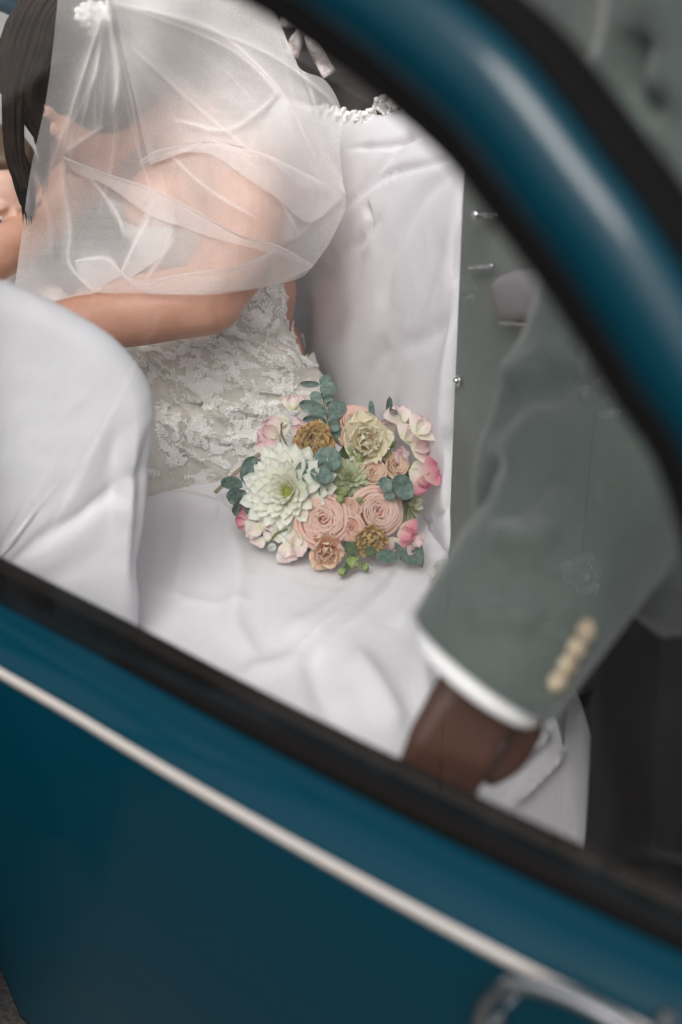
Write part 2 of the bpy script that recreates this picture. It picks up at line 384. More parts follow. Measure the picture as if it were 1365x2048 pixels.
# window opening outline in door coordinates (s, z)
_p = [onp(x, y, dw(0, -.045, 0), DN) for x, y in ((532, 0), (650, 80), (760, 162), (860, 248), (930, 318), (1043, 470), (1115, 568), (1179, 669), (1259, 801), (1347, 949))]
_w = [((p-HG)@DU, p[2]) for p in _p]
WIN = np.array([(-.17, .70), (-.17, .90), (-.15, 1.10), (-.10, 1.22), (.0, 1.275), (.14, 1.283), (.25, _w[0][1]+.018)]+_w+[(_w[-1][0]+.045, .90), (_w[-1][0]+.075, .80), (_w[-1][0]+.085, .70)])
win = resample(spline(WIN, 160), 120)
tn = unit(np.gradient(win, axis=0)); wn = np.stack([-tn[:, 1], tn[:, 0]], 1)    # outward normal of the outline
if (wn[60]@np.array([0, 1])) < 0: wn = -wn
bulge = lambda s: -.02*((unmap(s)-.45)/.5)**2
def ring(off_t):
    V = []
    for (s, z), (ns, nz) in zip(win, wn):
        for a, t in off_t:
            V.append(dw(s+ns*a, t+bulge(s)-.035, z+nz*a))
    return V, gridf(len(win), len(off_t))
# profile across the frame: rubber lip, painted roll, outer gutter
fr = spline([(.014, -.012), (.017, .003), (.025, .012), (.040, .018), (.056, .016), (.070, .008), (.079, -.006), (.081, -.020)], 26)
V, F = ring(fr); fo = ob('window_frame', V, F, 'paint', door)
V, F = ring(spline([(-.010, -.014), (-.007, -.002), (.000, .002), (.010, .002), (.0155, -.003), (.0155, -.012)], 14)); ob('window_seal', V, F, 'rubber', door)
V, F = ring(spline([(.079, -.008), (.082, -.003), (.087, -.004), (.090, -.014), (.090, -.04)], 10)); ob('frame_seal', V, F, 'rubber', door)
V, F = ring([(-.010, -.02), (-.008, -.05), (.084, -.055), (.090, -.04)]); ob('frame_trim', V, F, 'brown', door)
# belt rubber and inner cap below the pane
sb = np.linspace(-.28, .90, 40)
V, F = sweep([dw(s, -.054+bulge(s), .642) for s in sb], [(-.012, -.012), (.012, -.012), (.011, .002), (.004, .010), (-.010, .010)]); ob('belt_seal', V, F, 'rubber', door)
V, F = sweep([dw(s, -.078+bulge(s), .641) for s in sb], [(-.014, -.03), (.014, -.03), (.014, .002), (.006, .012), (-.006, .012), (-.014, .002)]); ob('door_cap', V, F, 'brown', door)
# pane
pts = [(s, z) for s, z in win]+[(win[-1][0], .635), (win[0][0], .635)]
V, F = panel_with_hole(pts, None, lambda s, z: dw(s, -.052, z)); ob('window_pane', V, F, 'glass', door, smooth=False)
# looped pull handle below the stripe
a = onp(1000, 2030, dw(0, .03, 0), DN); 
hs = (a-HG)@DU; hz = a[2]
hq = [onp(x, y, dw(0, .034, 0), DN) for x, y in ((962, 2075), (972, 2010), (1010, 1975), (1070, 1972), (1150, 1998), (1230, 2040), (1300, 2085))]
hp = spline([hq[0]-DN*.03]+hq+[hq[-1]-DN*.03], 60)
V, F = tube(hp, .0065, 10); ob('door_handle', V, F, 'chrome', door)

# ---- body shell (mostly out of the picture, it shades the cabin)
def side_skin(x0, x1, y, sgn, z0=-.10, ztop=.70):
    xs = np.linspace(x0, x1, 30); pr = spline([(ztop, .05), (.685, .02), (.65, .0), (.55, -.012), (.42, -.004), (.20, .02), (z0, .08)], 24); V = []
    for x in xs:
        for z, t in pr: V.append((x, y+sgn*(t+.02*((x+.2)/1.3)**2), z))
    return V, gridf(len(xs), len(pr))
V, F = side_skin(-1.42, -.68, -.41, 1); ob('door_panel', V, F, 'paint', car)
V, F = side_skin(.34, 1.35, -.53, 1); ob('quarter_panel', V, F, 'paint', car)
V, F = side_skin(-1.42, 1.35, .86, -1); ob('side_panel', V, F, 'paint', car)
for y, t in ((-.41, -1), (.86, 1)):
    V, F = sweep([(x, y-t*.02*((x+.2)/1.3)**2+t*.012, .609) for x in (np.linspace(-1.4, -.685, 20) if y < 0 else np.linspace(-1.4, 1.3, 30))], [(-.003, -.006), (.003, -.006), (.003, .006), (-.003, .006)])
    ob('stripe', V, F, 'stripe', car)
# unseen roof; canvas opening added to let sky light onto the seats
xs = np.linspace(-1.0, 1.0, 41); ys = np.linspace(-.50, .84, 31); V = []
for x in xs:
    for y in ys:
        V.append((x, y, 1.40-.07*abs((y-.17)/.67)**3-.10*max(0, (x-.35)/.65)**2-.08*max(0, (-.5-x)/.5)**2))
F = [f for f in gridf(41, 31) if not (-.90 < np.mean([V[i][0] for i in f]) < .27 and -.455 < np.mean([V[i][1] for i in f]) < .76)]
rf = ob('roof', V, F, 'paint', car); s_ = rf.modifiers.new('t', 'SOLIDIFY'); s_.thickness = .02; s_.offset = -1
V = []; prof = spline([(.27, 1.405), (.29, 1.44), (.35, 1.455), (.41, 1.44), (.45, 1.40)], 20)
for y in np.linspace(-.42, .76, 40):
    for x, z in prof: V.append((x, y, z+.006*math.sin(y*40)))
ob('added_canvas', V, gridf(40, 20), 'lining', car)  # canvas fold added out of view to go with the light opening
# pillars, floor, bulkheads
for nm, p0, p1 in (('roof_pillar', (-1.42, -.50, .68), (-.98, -.46, 1.32)), ('roof_pillar', (-1.42, .83, .68), (-.98, .80, 1.32)), ('roof_pillar', (-.71, -.34, .10), (-.69, -.34, 1.33))):
    V, F = sweep([np.array(p0)+(np.array(p1)-p0)*t for t in np.linspace(0, 1, 8)], [(-.028, -.03), (.028, -.03), (.028, .03), (-.028, .03)], up=(1, 0, 0)); ob(nm, V, F, 'paint', car, smooth=False)
V, F = box((-.10, -.485, -.20), (.36, -.40, .0)); ob('rocker_sill', V, F, 'paint', car, smooth=False)
V, F = box((-1.42, -.20, .08), (1.3, .84, .105)); ob('floor_pan', V, F, 'lining', car, smooth=False)
V, F = box((-1.46, -.50, .10), (-1.42, .84, .69)); ob('dashboard', V, F, 'brown', car, smooth=False)
# bonnet and boot as rounded lofts
def loft(x0, x1, h0, h1, w0, w1, zb):
    V = []
    for t in np.linspace(0, 1, 16):
        x = x0+(x1-x0)*t; k = math.sqrt(max(0, 1-(t*.97)**2.6)); hh = zb+(h0-zb)*k; ww = w0+(w1-w0)*t
        for a in np.linspace(0, math.pi, 18):
            ca, sa = math.cos(a), math.sin(a)
            V.append((x, .165-ww*np.sign(ca)*abs(ca)**.5, zb+(hh-zb)*abs(sa)**.5))
    return V, gridf(16, 18)
V, F = loft(-1.44, -2.35, .72, .45, .68, .55, .28); ob('bonnet', V, F, 'paint', car)
V, F = loft(1.3, 1.95, .74, .5, .68, .52, .28); ob('boot', V, F, 'paint', car)
for wx in (-1.75, .95):
    for wy, sg in ((-.47, -1), (.80, 1)):
        prof = spline([(.19, -.05), (.25, -.075), (.295, -.06), (.305, 0), (.295, .06), (.25, .075), (.19, .05)], 16); V = []
        for a in np.linspace(0, 2*math.pi, 36, endpoint=False):
            for r, t in prof: V.append((wx+r*math.cos(a), wy+t, .305+GZ+r*math.sin(a)))
        wh = ob('wheel', V, gridf(36, 16, True), 'tyre', car)
        V = []
        for a in np.linspace(0, 2*math.pi, 30, endpoint=False):
            for r, t in ((.0, .05), (.06, .048), (.09, .03), (.15, .035), (.195, .045)): V.append((wx+r*math.cos(a), wy+sg*t, .305+GZ+r*math.sin(a)))
        ob('rim', V, gridf(30, 5, True), 'chrome', wh)
# far side wall: dark lining with an arched window, teal window frame
FY = .82
arc = resample(spline([(-1.0, .80), (-1.0, 1.03), (-.9, 1.105), (-.6, 1.105), (-.43, 1.085), (-.325, 1.045), (-.262, 1.012), (-.205, .955), (-.165, .87), (-.155, .79), (-.17, .76), (-.5, .755), (-.95, .755)], 100, True), 70)[:-1]
V, F = panel_with_hole([(-1.4, .10), (1.3, .10), (1.3, 1.34), (-1.4, 1.34)], [tuple(a) for a in arc], lambda x, z: (x, FY, z)); ob('side_lining', V, F, 'lining', car, smooth=False)
cl = np.vstack([arc, arc[:2]]); V, F = sweep([(x, FY-.006, z) for x, z in cl], [(-.012, -.016), (.010, -.014), (.014, 0), (.010, .014), (-.012, .016)], up=(0, 1, 0)); ob('window_frame', V, F, 'paint', car)
V, F = panel_with_hole([tuple(a) for a in arc], None, lambda x, z: (x, FY+.01, z)); ob('window_pane', V, F, 'glass', car, smooth=False)
# rear lining and parcel shelf
V, F = box((.50, -.50, .10), (.54, .84, 1.36)); ob('cabin_lining', V, F, 'lining', car, smooth=False)
V, F = box((.27, -.12, .80), (.50, .82, .825)); ob('parcel_shelf', V, F, 'lining', car, smooth=False)
# near quarter trim beside the backrest
V, F = panel_with_hole([(-.50, .10), (-.128, .10), (-.128, 1.33), (-.50, 1.33)], None, lambda y, z: (.127, y, z)); qp = ob('quarter_trim', V, F, 'panel', car, smooth=False)
for yy in (-.50,):
    V, F = box((.18, yy, .10), (.36, yy+.03, 1.33)); ob('door_jamb', V, F, 'brown', car, smooth=False)
def on_trim(x, y): return onX(x, y, .122)
a = on_trim(968, 428); b = on_trim(1000, 433)
V, F = join([ball(a+np.array([-.010, 0, 0]), .0055), tube([a+np.array([-.006, 0, 0]), b+np.array([-.004, 0, 0])], .0035)]); ob('coat_hook', V, F, 'chrome', qp)
a = on_trim(918, 761); V, F = join([ball(a+np.array([-.004, 0, 0]), (.004, .0045, .0045)), ball(a+np.array([-.001, 0, 0]), (.002, .008, .008))]); ob('trim_stud', V, F, 'chrome', qp)
for p0, p1 in (((946, 535), (992, 531)), ((1008, 645), (1094, 648)), ((1120, 610), (1172, 676))):
    V, F = tube([on_trim(*p0)+np.array([-.004, 0, 0]), on_trim(*p1)+np.array([-.004, 0, 0])], .0026); ob('trim_bead', V, F, 'chrome', qp)
ov = resample(spline([(1000, 580), (1012, 552), (1055, 534), (1100, 545), (1112, 575), (1100, 620), (1088, 640), (1026, 640), (1008, 612)], 90, True), 40)
V = []; 
for k, (sc, dx) in enumerate(((.92, 0), (.92, .010), (.86, .016), (.55, .020), (.0, .021))):
    c = on_trim(1055, 590)
    for q in ov: V.append(c+(on_trim(*q)-c)*sc+np.array([-dx, 0, 0]))
ob('cabin_lamp', V, gridf(5, 40)+[(i*40+39, (i+1)*40+39, (i+1)*40, i*40) for i in range(4)], 'lamp', qp)

#@@SEATS
# ================================================================== seats under the covers (parts of the car)
V, F = box((-.33, -.40, .24), (.115, .78, .40)); ob('seat_cushion', V, F, 'lining', car, smooth=False)
V, F = box((.165, -.105, .30), (.24, .78, .94)); ob('seat_backrest', V, F, 'lining', car, smooth=False)

def fold_grid(o, lines, sgn=1.0, extra=None):
    me = o.data; v = getv(me); n = getn(me); h = folds(px_of(v), lines)*sgn*(1.5 if o.name.startswith('seat') else 1.0)
    if o.name.startswith('dress'): h = h*1.35
    if extra is not None: h = h+extra
    setv(me, v+n*h[:, None])
# ---- rear cushion cover
xs = np.concatenate([np.linspace(-.40, -.36, 12), np.linspace(-.355, .165, 110)]); ys = np.concatenate([np.linspace(-.62, -.36, 70), np.linspace(-.357, .80, 190)])
X, Y = np.meshgrid(xs, ys, indexing='ij'); X = X.ravel(); Y = Y.ravel(); _ym = np.interp(X, [-.45, -.30, -.12], [-.40, -.42, -.62]); Y = np.where(Y < -.30, -.30+(Y+.30)*(_ym+.30)/(-.32), Y)
def cush(X, Y):
    z = .418+.018*np.exp(-((X+.12)/.16)**2)+.004*np.sin(Y*5+1)
    e = np.clip((-.40-Y)/.10, 0, None); z = z-np.where(e < 1, .05*e**2, .05+.10*(e-1)*1.0)*1.0
    z = z-np.clip((-Y-.46)/.16, 0, 1)**2*.12
    z = z-np.clip((-.33-X)/.12, 0, 1)**2*.16
    return z
Z = cush(X, Y)+.007*noise2(np.stack([X, Y], 1), 4, 3, 2)
V = np.stack([X, Y, Z], 1)
rc = ob('seat_cover', V, gridf(len(xs), len(ys)), 'cloth')
fold_grid(rc, [([(800, 1120), (760, 1180), (690, 1240), (600, 1300)], 16, .007, 2), ([(740, 1130), (730, 1165), (640, 1240), (560, 1270)], 26, .007),
    ([(900, 1130), (840, 1190), (790, 1260)], 20, .006), ([(330, 985), (420, 1000), (520, 1060)], 9, .004, 2), ([(455, 985), (440, 1020), (430, 1070)], 6, .003, 1),
    ([(460, 1040), (480, 1150), (470, 1250), (520, 1330)], 22, .006), ([(320, 1180), (430, 1210), (520, 1200)], 8, .0025, 1), ([(640, 1290), (560, 1330), (480, 1350)], 18, .005),
    ([(700, 1300), (760, 1380), (800, 1470)], 26, .008), ([(620, 1290), (640, 1380), (680, 1460)], 24, -.006), ([(880, 1250), (850, 1330), (860, 1450)], 20, .007),
    ([(1000, 1530), (1060, 1490), (1090, 1460)], 18, .02, 2), ([(1020, 1600), (1080, 1540), (1120, 1500)], 16, .018, 2), ([(360, 1000), (370, 1080), (350, 1190)], 15, .004)], 1.0)
tag(rc, 'white cotton cover spread over the rear seat cushion beneath the bouquet', 'seat cover', 'white seat covers')
# ---- rear backrest cover
prof = spline([(.150, .40), (.128, .425), (.118, .47), (.112, .55), (.108, .68), (.110, .80), (.120, .90), (.138, .955), (.165, .980), (.20, .985), (.235, .965), (.25, .90), (.25, .75)], 150)
ys = np.concatenate([[-.122, -.1235, -.1235, -.122, -.1185, -.112, -.104], np.linspace(-.097, .80, 150)]); inx = [.075, .045, .020, .008, .003, .001, 0]
V = []
for k, y in enumerate(ys):
    e = inx[k] if k < len(inx) else 0
    for x, z in prof:
        zd = np.interp(y, [.08, .24, .40, .62, .8], [0, .036, .068, .10, .12])*max(0, min(1, (z-.45)/.5))
        V.append((min(x+e, .245) if x < .245 else x, y+.003*math.sin(z*14)-(.012*math.exp(-((z-.45)/.06)**2) if k < 12 else 0), z-zd-(.5*e if z > .9 else 0)))
rb = ob('seat_cover', V, gridf(len(ys), len(prof)), 'cloth')
fold_grid(rb, [([(925, 310), (860, 330), (760, 360), (690, 420)], 10, .006, 2), ([(915, 330), (840, 400), (780, 520), (760, 640)], 16, .006), ([(870, 262), (790, 290), (700, 300)], 9, .006, 2),
    ([(820, 260), (760, 330), (720, 380)], 10, .005), ([(925, 420), (900, 560), (850, 760), (830, 960)], 22, .007), ([(890, 440), (830, 640), (770, 800)], 12, .004),
    ([(735, 410), (742, 440), (730, 470)], 7, .007, 2), ([(760, 430), (745, 455), (700, 500)], 8, .004), ([(720, 480), (690, 620), (650, 720)], 18, .006), ([(780, 680), (730, 760), (720, 820)], 16, .004),
    ([(905, 620), (870, 660), (800, 700)], 14, .004), ([(905, 860), (860, 960), (840, 1050)], 22, .007), ([(915, 1000), (880, 1030), (840, 1060)], 7, .004, 2), ([(640, 560), (640, 650), (630, 740)], 18, -.008)], 1.0)
tag(rb, 'white cotton cover hanging over the rear backrest behind the bouquet', 'seat cover', 'white seat covers')
# ruffled rosette trim along the top edge of the backrest
tp = [(632, 226), (650, 222), (668, 226), (686, 232), (704, 236), (722, 238), (738, 232), (752, 222), (762, 206), (778, 198), (796, 200), (812, 206), (640, 236), (700, 246), (772, 212)]
for k, (x, y) in enumerate(tp):
    c = onX(x, y, .155 if x < 745 else .165); parts = []
    for q in range(18):
        a = q*2.4+k; r = .011*math.sqrt(q/18); parts.append(ball(c+r*np.array([math.cos(a), .5*math.sin(a*2), math.sin(a)]), np.array([.0045, .002, .0035])*random.uniform(.7, 1.2), 7, 5))
    V, F = join(parts); ob('trim_rosette', V, F, 'lace', rb)
# ---- front seat cover (side view: rounded backrest)
FN = -.235
side = [(-.75, .30), (-.72, .62), (-.66, .80), (-.56, .895), (-.47, .905), (-.405, .878), (-.335, .822), (-.292, .765), (-.272, .700), (-.278, .62), (-.296, .50), (-.318, .38), (-.33, .28)]
def fsp(n):
    base = [onY(0, 570, FN), onY(100, 608, FN), onY(180, 650, FN), onY(245, 695, FN), onY(298, 760, FN), onY(320, 825, FN), onY(316, 920, FN), onY(303, 1060, FN), onY(290, 1190, FN)]
    b = [(p[0], p[2]) for p in base]; last = b[-1]
    return spline([(-.80, .30), (-.77, .62), (-.70, .83), (-.60, b[0][1]+.015), (-.52, b[0][1]+.018)]+b+[(last[0]-.012, .38), (last[0]-.02, .28)], n)
pr = fsp(150); cen = np.array([-.52, .50])
sec = [(FN+.075*(1-math.cos(a))-.002, 1-.9*0-.0+0) for a in np.linspace(0, math.pi/2, 9)]
V = []; rows = []
for a in np.linspace(0, math.pi/2, 10): rows.append((FN+.05*(1-math.sin(a)), .05*(1-math.cos(a))))     # near side
rows = [(FN, .62), (FN, .5), (FN, .4), (FN, .30), (FN, .20), (FN, .12), (FN, .08), (FN+.001, .05)]+[(FN+.035*(1-math.cos(a)), .035*(1-math.sin(a))) for a in np.linspace(.2, math.pi/2, 9)]
rows += [(y, 0) for y in np.linspace(FN+.06, .11, 22)]+[(.11+.035*math.sin(a), .035*(1-math.cos(a))) for a in np.linspace(.2, math.pi/2, 6)]
tt = unit(np.gradient(pr, axis=0)); nn = np.stack([tt[:, 1], -tt[:, 0]], 1)      # inward normal of the profile
if (nn[70]@(cen-pr[70])) < 0: nn = -nn
for y, ins in rows:
    q = pr+nn*min(ins, .045)+(cen-pr)*(max(0, ins-.045)*1.6)
    for x, z in q: V.append((x, y, z-.33*max(0, y-FN-.02)*max(0, min(1, (z-.35)/.45))))
fs = ob('seat_cover', V, gridf(len(rows), len(pr)), 'cloth')
fold_grid(fs, [([(300, 860), (285, 1000), (275, 1180)], 10, .006), ([(230, 860), (225, 1000), (250, 1180)], 20, .007), ([(160, 930), (190, 1010), (200, 1150)], 16, .005), ([(60, 1000), (90, 1080), (150, 1180)], 24, .005), ([(0, 1060), (60, 1090), (200, 1010), (310, 920)], 14, .004), ([(270, 880), (255, 960), (262, 1060)], 9, -.004)], 1.0)
tag(fs, 'white cotton cover pulled over the rounded front seat at the left', 'seat cover', 'white seat covers')
#@@PEOPLE
# ================================================================== people
def frame(f, u):
    f = unit(f); s = unit(np.cross(u, f)); u = np.cross(f, s); return np.stack([f, s, u], 1)     # columns: face, side, up
def head_parts(c, R, k=1.0):
    T = lambda p: np.asarray(c)+R@(np.asarray(p, float)*k)
    B = lambda p, r: ball(T(p), np.array(r)*k, 18, 12, R)
    return [B((-.012, 0, .022), (.098, .075, .092)), B((.030, 0, -.030), (.062, .062, .085)), B((.052, 0, -.088), (.036, .036, .030)), B((.0, 0, -.075), (.06, .05, .04)),
            limb([T((.086, 0, .012)), T((.098, 0, -.012)), T((.110, 0, -.040))], [.008*k, .010*k, .014*k], 8, 6), B((.092, 0, -.043), (.016, .018, .009)),
            B((.086, 0, -.070), (.013, .022, .006)), B((.084, 0, -.081), (.012, .019, .006)), B((.074, .030, .022), (.020, .026, .010)), B((.074, -.030, .022), (.020, .026, .010)),
            B((.062, .036, -.035), (.026, .022, .026)), B((.062, -.036, -.035), (.026, .022, .026)), B((-.010, .073, -.016), (.016, .007, .026)), B((-.010, -.073, -.016), (.016, .007, .026))], T
def eyes(T, k, parent, look=0.0):
    for sgn in (-1, 1):
        e = ob('eye', *ball(T((.076, sgn*.030, -.004)), .0125*k, 12, 8), 'eye', parent)
        ob('iris', *ball(T((.0855, sgn*.030+look, -.004)), .0055*k, 10, 6), 'iris', e)
def finger(pts, r): return limb(pts, [r, r*.95, r*.85, r*.7], 8, 10)
def hand_parts(wrist, d, side, nrm, k=1.0, curl=.6):
    """wrist point, direction of the fingers, direction towards the thumb, back-of-hand normal"""
    d, nrm = unit(d), unit(nrm); side = unit(np.asarray(side, float)-d*np.dot(side, d)); P = []
    w = np.asarray(wrist, float)
    for q in (-.75, -.25, .25, .75):
        P.append(limb([w+side*.018*q*k, w+(d*.045+side*.026*q)*k, w+(d*.088+side*.032*q)*k], [.017*k, .015*k, .0125*k], 10, 8))
    for q, ln in ((.78, .066), (.26, .076), (-.26, .071), (-.78, .055)):
        b = w+(d*.088+side*.033*q)*k; pts = [b]; a = curl*.35
        for seg in (.42, .33, .25):
            dd = d*math.cos(a)-nrm*math.sin(a); pts.append(pts[-1]+dd*ln*seg*k); a += curl
        P.append(finger(pts, .0095*k))
    b = w+(d*.018+side*.022)*k
    P.append(limb([b, b+(d*.026+side*.022-nrm*.006)*k, b+(d*.058+side*.026-nrm*.018)*k, b+(d*.080+side*.016-nrm*.026)*k], [.016*k, .0145*k, .0115*k, .009*k], 10, 10))
    return P

# ---------------------------------------------------------------- bride
bride = empty('person', (-.05, .38, .43)); BY = .38
tag(bride, 'bride in an ivory lace dress bowing her head under a sheer white veil', 'person')
HC = onY(168, 172, .36); HR = frame((-.78, -.16, -.60), (-.60, 0, .80))
hp_, HT = head_parts(HC, HR)
sh = np.array([-.055, .205, .868]); el = onY(418, 598, .125); mf = onY(265, 624, .155); wr = onY(60, 668, .19)
tors = [ball((-.07, BY, .535), (.145, .180, .125)), ball((-.055, BY, .67), (.112, .148, .14)), ball((-.07, BY, .775), (.120, .160, .14)), ball((-.070, BY, .855), (.092, .160, .070)),
        ball((-.155, .315, .815), (.062, .066, .068)), ball((-.155, .445, .815), (.062, .066, .068))]
arms = [limb([sh+np.array([0, .035, .005]), sh, (sh+el)/2+np.array([.012, -.012, 0]), el], [.052, .057, .055, .048], 18, 20), limb([el, mf, wr], [.050, .049, .033], 18, 20),
        limb([(-.085, .52, .875), (-.10, .555, .865), (-.22, .60, .80), (-.31, .575, .73)], [.055, .058, .05, .042], 14, 16), limb([(-.31, .575, .73), (-.38, .50, .715), (-.44, .42, .70)], [.042, .038, .027], 14, 12)]
hnd = hand_parts(wr, wr-mf, (0, .3, 1), (-.1, -1, .1), .92, .5)+hand_parts((-.44, .42, .70), (-.6, -.55, -.1), (0, -.2, 1), (.3, .9, 0), .92, .5)
legs = [limb([(-.08, .31, .505), (-.30, .31, .515), (-.50, .31, .50)], [.088, .080, .062]), limb([(-.08, .46, .505), (-.30, .46, .515), (-.50, .46, .50)], [.088, .080, .062]),
        limb([(-.50, .31, .50), (-.55, .31, .33), (-.58, .31, .16)], [.060, .055, .038]), limb([(-.50, .46, .50), (-.55, .46, .33), (-.58, .46, .16)], [.060, .055, .038]),
        limb([(-.58, .31, .14), (-.66, .31, .135)], [.036, .028]), limb([(-.58, .46, .14), (-.66, .46, .135)], [.036, .028])]
neck = [limb([(-.075, BY, .88), (-.125, BY-.005, .935), HC+HR@np.array([-.03, 0, -.06])], [.062, .054, .052])]
body = remesh('body', tors+arms+hnd+legs+neck+hp_, .006, 'skin', bride, 8)
for sgn in (-1, 1):
    e_ = ob('eyelid', *ball(HT((.0755, sgn*.030, -.004)), .0128, 14, 10), 'skin', body)
    ob('eyelashes', *tube([HT((.0755+.0145*math.cos(a), sgn*.030+.0145*math.sin(a), -.0085)) for a in np.linspace(-1.1, 1.1, 9)], .0012, 5), 'hair', e_)
ob('lips', *join([ball(HT((.093, 0, -.0705)), (.008, .020, .0045), 12, 8, HR), ball(HT((.090, 0, -.0805)), (.008, .017, .005), 12, 8, HR)]), 'lip', body)
# dress: bodice and skirt over the same body
dz = [ball((-.07, BY, .545), (.160, .196, .135)), ball((-.055, BY, .67), (.122, .158, .15)), ball((-.072, BY, .80), (.130, .170, .14)), ball((-.155, .315, .815), (.070, .073, .074)), ball((-.155, .445, .815), (.070, .073, .074)),
      limb([(-.10, .335, .510), (-.30, .335, .515), (-.52, .33, .50)], [.135, .120, .10]), limb([(-.10, .45, .510), (-.30, .45, .515), (-.52, .45, .50)], [.135, .120, .10]), ball((-.30, BY, .51), (.27, .15, .095)),
      limb([(-.53, .38, .50), (-.60, .38, .33), (-.66, .38, .16)], [.13, .14, .17])]
dress = remesh('dress', dz, .005, 'dress', bride, 10); dress['label'] = 'ivory lace wedding dress'
bm = bmesh.new(); bm.from_mesh(dress.data)
def inpoly(P, poly):
    poly = np.asarray(poly, float); x, y = P[:, 0], P[:, 1]; ins = np.zeros(len(P), bool); j = len(poly)-1
    for i in range(len(poly)):
        (xi, yi), (xj, yj) = poly[i], poly[j]
        c = ((yi > y) != (yj > y)) & (x < (xj-xi)*(y-yi)/((yj-yi) or 1e-9)+xi); ins ^= c; j = i
    return ins
cen_ = np.array([f.calc_center_median() for f in bm.faces]); cp = px_of(cen_)
kill = (cen_[:, 2] > .808) | ((cen_[:, 0] < .2) & inpoly(cp, [(552, 480), (640, 480), (640, 700), (604, 716), (588, 684), (572, 640), (556, 590)]) & (cen_[:, 1] < .55))
kill |= (cen_[:, 2] < .12)
bmesh.ops.delete(bm, geom=[f for f, k in zip(list(bm.faces), kill) if k], context='FACES'); bm.to_mesh(dress.data); bm.free()
v = getv(dress.data); v[:, 2] = np.maximum(v[:, 2], np.where(v[:, 0] > -.36, .426, -1)); v[:, 0] = np.minimum(v[:, 0], .070)
k_ = (v[:, 2] < .545) & (v[:, 1] < .36) & (v[:, 0] > -.34)
fl_ = .186-(.545-v[:, 2])*.10+np.clip((v[:, 0]-.0)/.09, 0, 1)**2*.10
v[k_, 1] = np.minimum(v[k_, 1], fl_[k_]); setv(dress.data, v)
DF = [([(280, 705), (330, 745), (400, 800), (470, 850)], 7, .009, 2), ([(262, 700), (320, 770), (360, 830), (420, 920)], 9, .007), ([(300, 690), (400, 690), (500, 715), (600, 740)], 8, .008, 2), ([(430, 640), (520, 690), (600, 730)], 12, .006),
      ([(360, 790), (450, 810), (540, 830)], 9, .006, 2), ([(330, 830), (380, 900), (460, 960)], 12, .006), ([(480, 640), (540, 660), (600, 690)], 8, .004), ([(400, 730), (500, 770), (590, 790)], 11, .006, 2), ([(300, 740), (350, 860), (350, 960)], 16, .006),
      ([(470, 560), (490, 620), (560, 660)], 10, .005), ([(380, 860), (470, 880), (540, 880)], 9, .004)]
fold_grid(dress, DF, 1.0, .0007*noise2(px_of(getv(dress.data)), .05, 5, 2))
# lace appliqué: sprays of small leaves and beads laid on the dress
dg = bpy.context.evaluated_depsgraph_get(); dg.update()
dv = getv(dress.data); dfc = [tuple(p.vertices) for p in dress.data.polygons]; DB = BVHTree.FromPolygons([Vector(a) for a in dv], dfc)
bv = getv(body.data); BB = BVHTree.FromPolygons([Vector(a) for a in bv], [tuple(p.vertices) for p in body.data.polygons])
def snap(P, tree, off, lim=.02):
    h = tree.find_nearest(Vector(P))
    if h[0] is None or h[3] > lim: return None
    return np.array(h[0])+np.array(h[1])*off
def spray(c, n, dirv, ln, tree, parts, beads, off=.0016, wid=.0042):
    d = unit(dirv-np.dot(dirv, n)*n); s = np.cross(n, d); curve = random.uniform(-1.2, 1.2); p = np.array(c); ang = 0; step = ln/7
    spine = []
    for k in range(8):
        q = snap(p, tree, off)
        if q is None: break
        spine.append(q); a = ang; dd = d*math.cos(a)+s*math.sin(a)
        for sg in (-1, 1):
            l = (.0085+.003*math.sin(k))*(1-.06*k)*random.uniform(.8, 1.15); la = a+sg*.85; ld = d*math.cos(la)+s*math.sin(la); sd_ = np.cross(n, ld)
            pts = []
            for t, wd in ((0, .15), (.35, 1), (.7, .8), (1, .05)):
                for e in (-1, 0, 1):
                    r = snap(q+ld*l*t+sd_*wid*wd*.5*e, tree, off+(.0009 if e == 0 else .0002))
                    if r is None: break
                    pts.append(r)
            if len(pts) == 12: parts.append((pts, gridf(4, 3)))
        if random.random() < .6: beads.append(q+n*.001)
        p = p+dd*step; ang += curve/7
    if len(spine) > 3:
        V, F = tube(spine, .0009, 5); parts.append((V, F))
parts, beads = [], []
pol = [(250, 700), (420, 640), (545, 540), (560, 640), (635, 745), (640, 830), (540, 900), (440, 975), (320, 975), (318, 800)]
k = 0
while k < 210:
    x, y = random.uniform(240, 620), random.uniform(530, 985)
    if not inpoly(np.array([[x, y]]), pol)[0]: continue
    k += 1; r = ray(x, y); h = DB.ray_cast(Vector(CAM), Vector(unit(r)))
    if h[0] is None: continue
    n = unit(np.array(h[1])); n = n if n@r < 0 else -n
    spray(np.array(h[0]), n, RNG.normal(size=3), random.uniform(.022, .045), DB, parts, beads)
for x, y in [(552, 560), (556, 590), (562, 615), (572, 640), (580, 662), (592, 690), (600, 712), (548, 575), (566, 600), (596, 640), (598, 600), (600, 670), (562, 575), (584, 640), (104, 600), (130, 590), (160, 585), (190, 575), (215, 560)]:
    r = ray(x, y); h = BB.ray_cast(Vector(CAM), Vector(unit(r)))
    if h[0] is None: continue
    n = unit(np.array(h[1])); n = n if n@r < 0 else -n
    spray(np.array(h[0]), n, np.array([.05, 0, -1.])+RNG.normal(size=3)*.35, .04, BB, parts, beads, .003)
V, F = join(parts); la = ob('lace_applique', V, F, 'lace', dress); la['kind'] = 'stuff'
bd = []
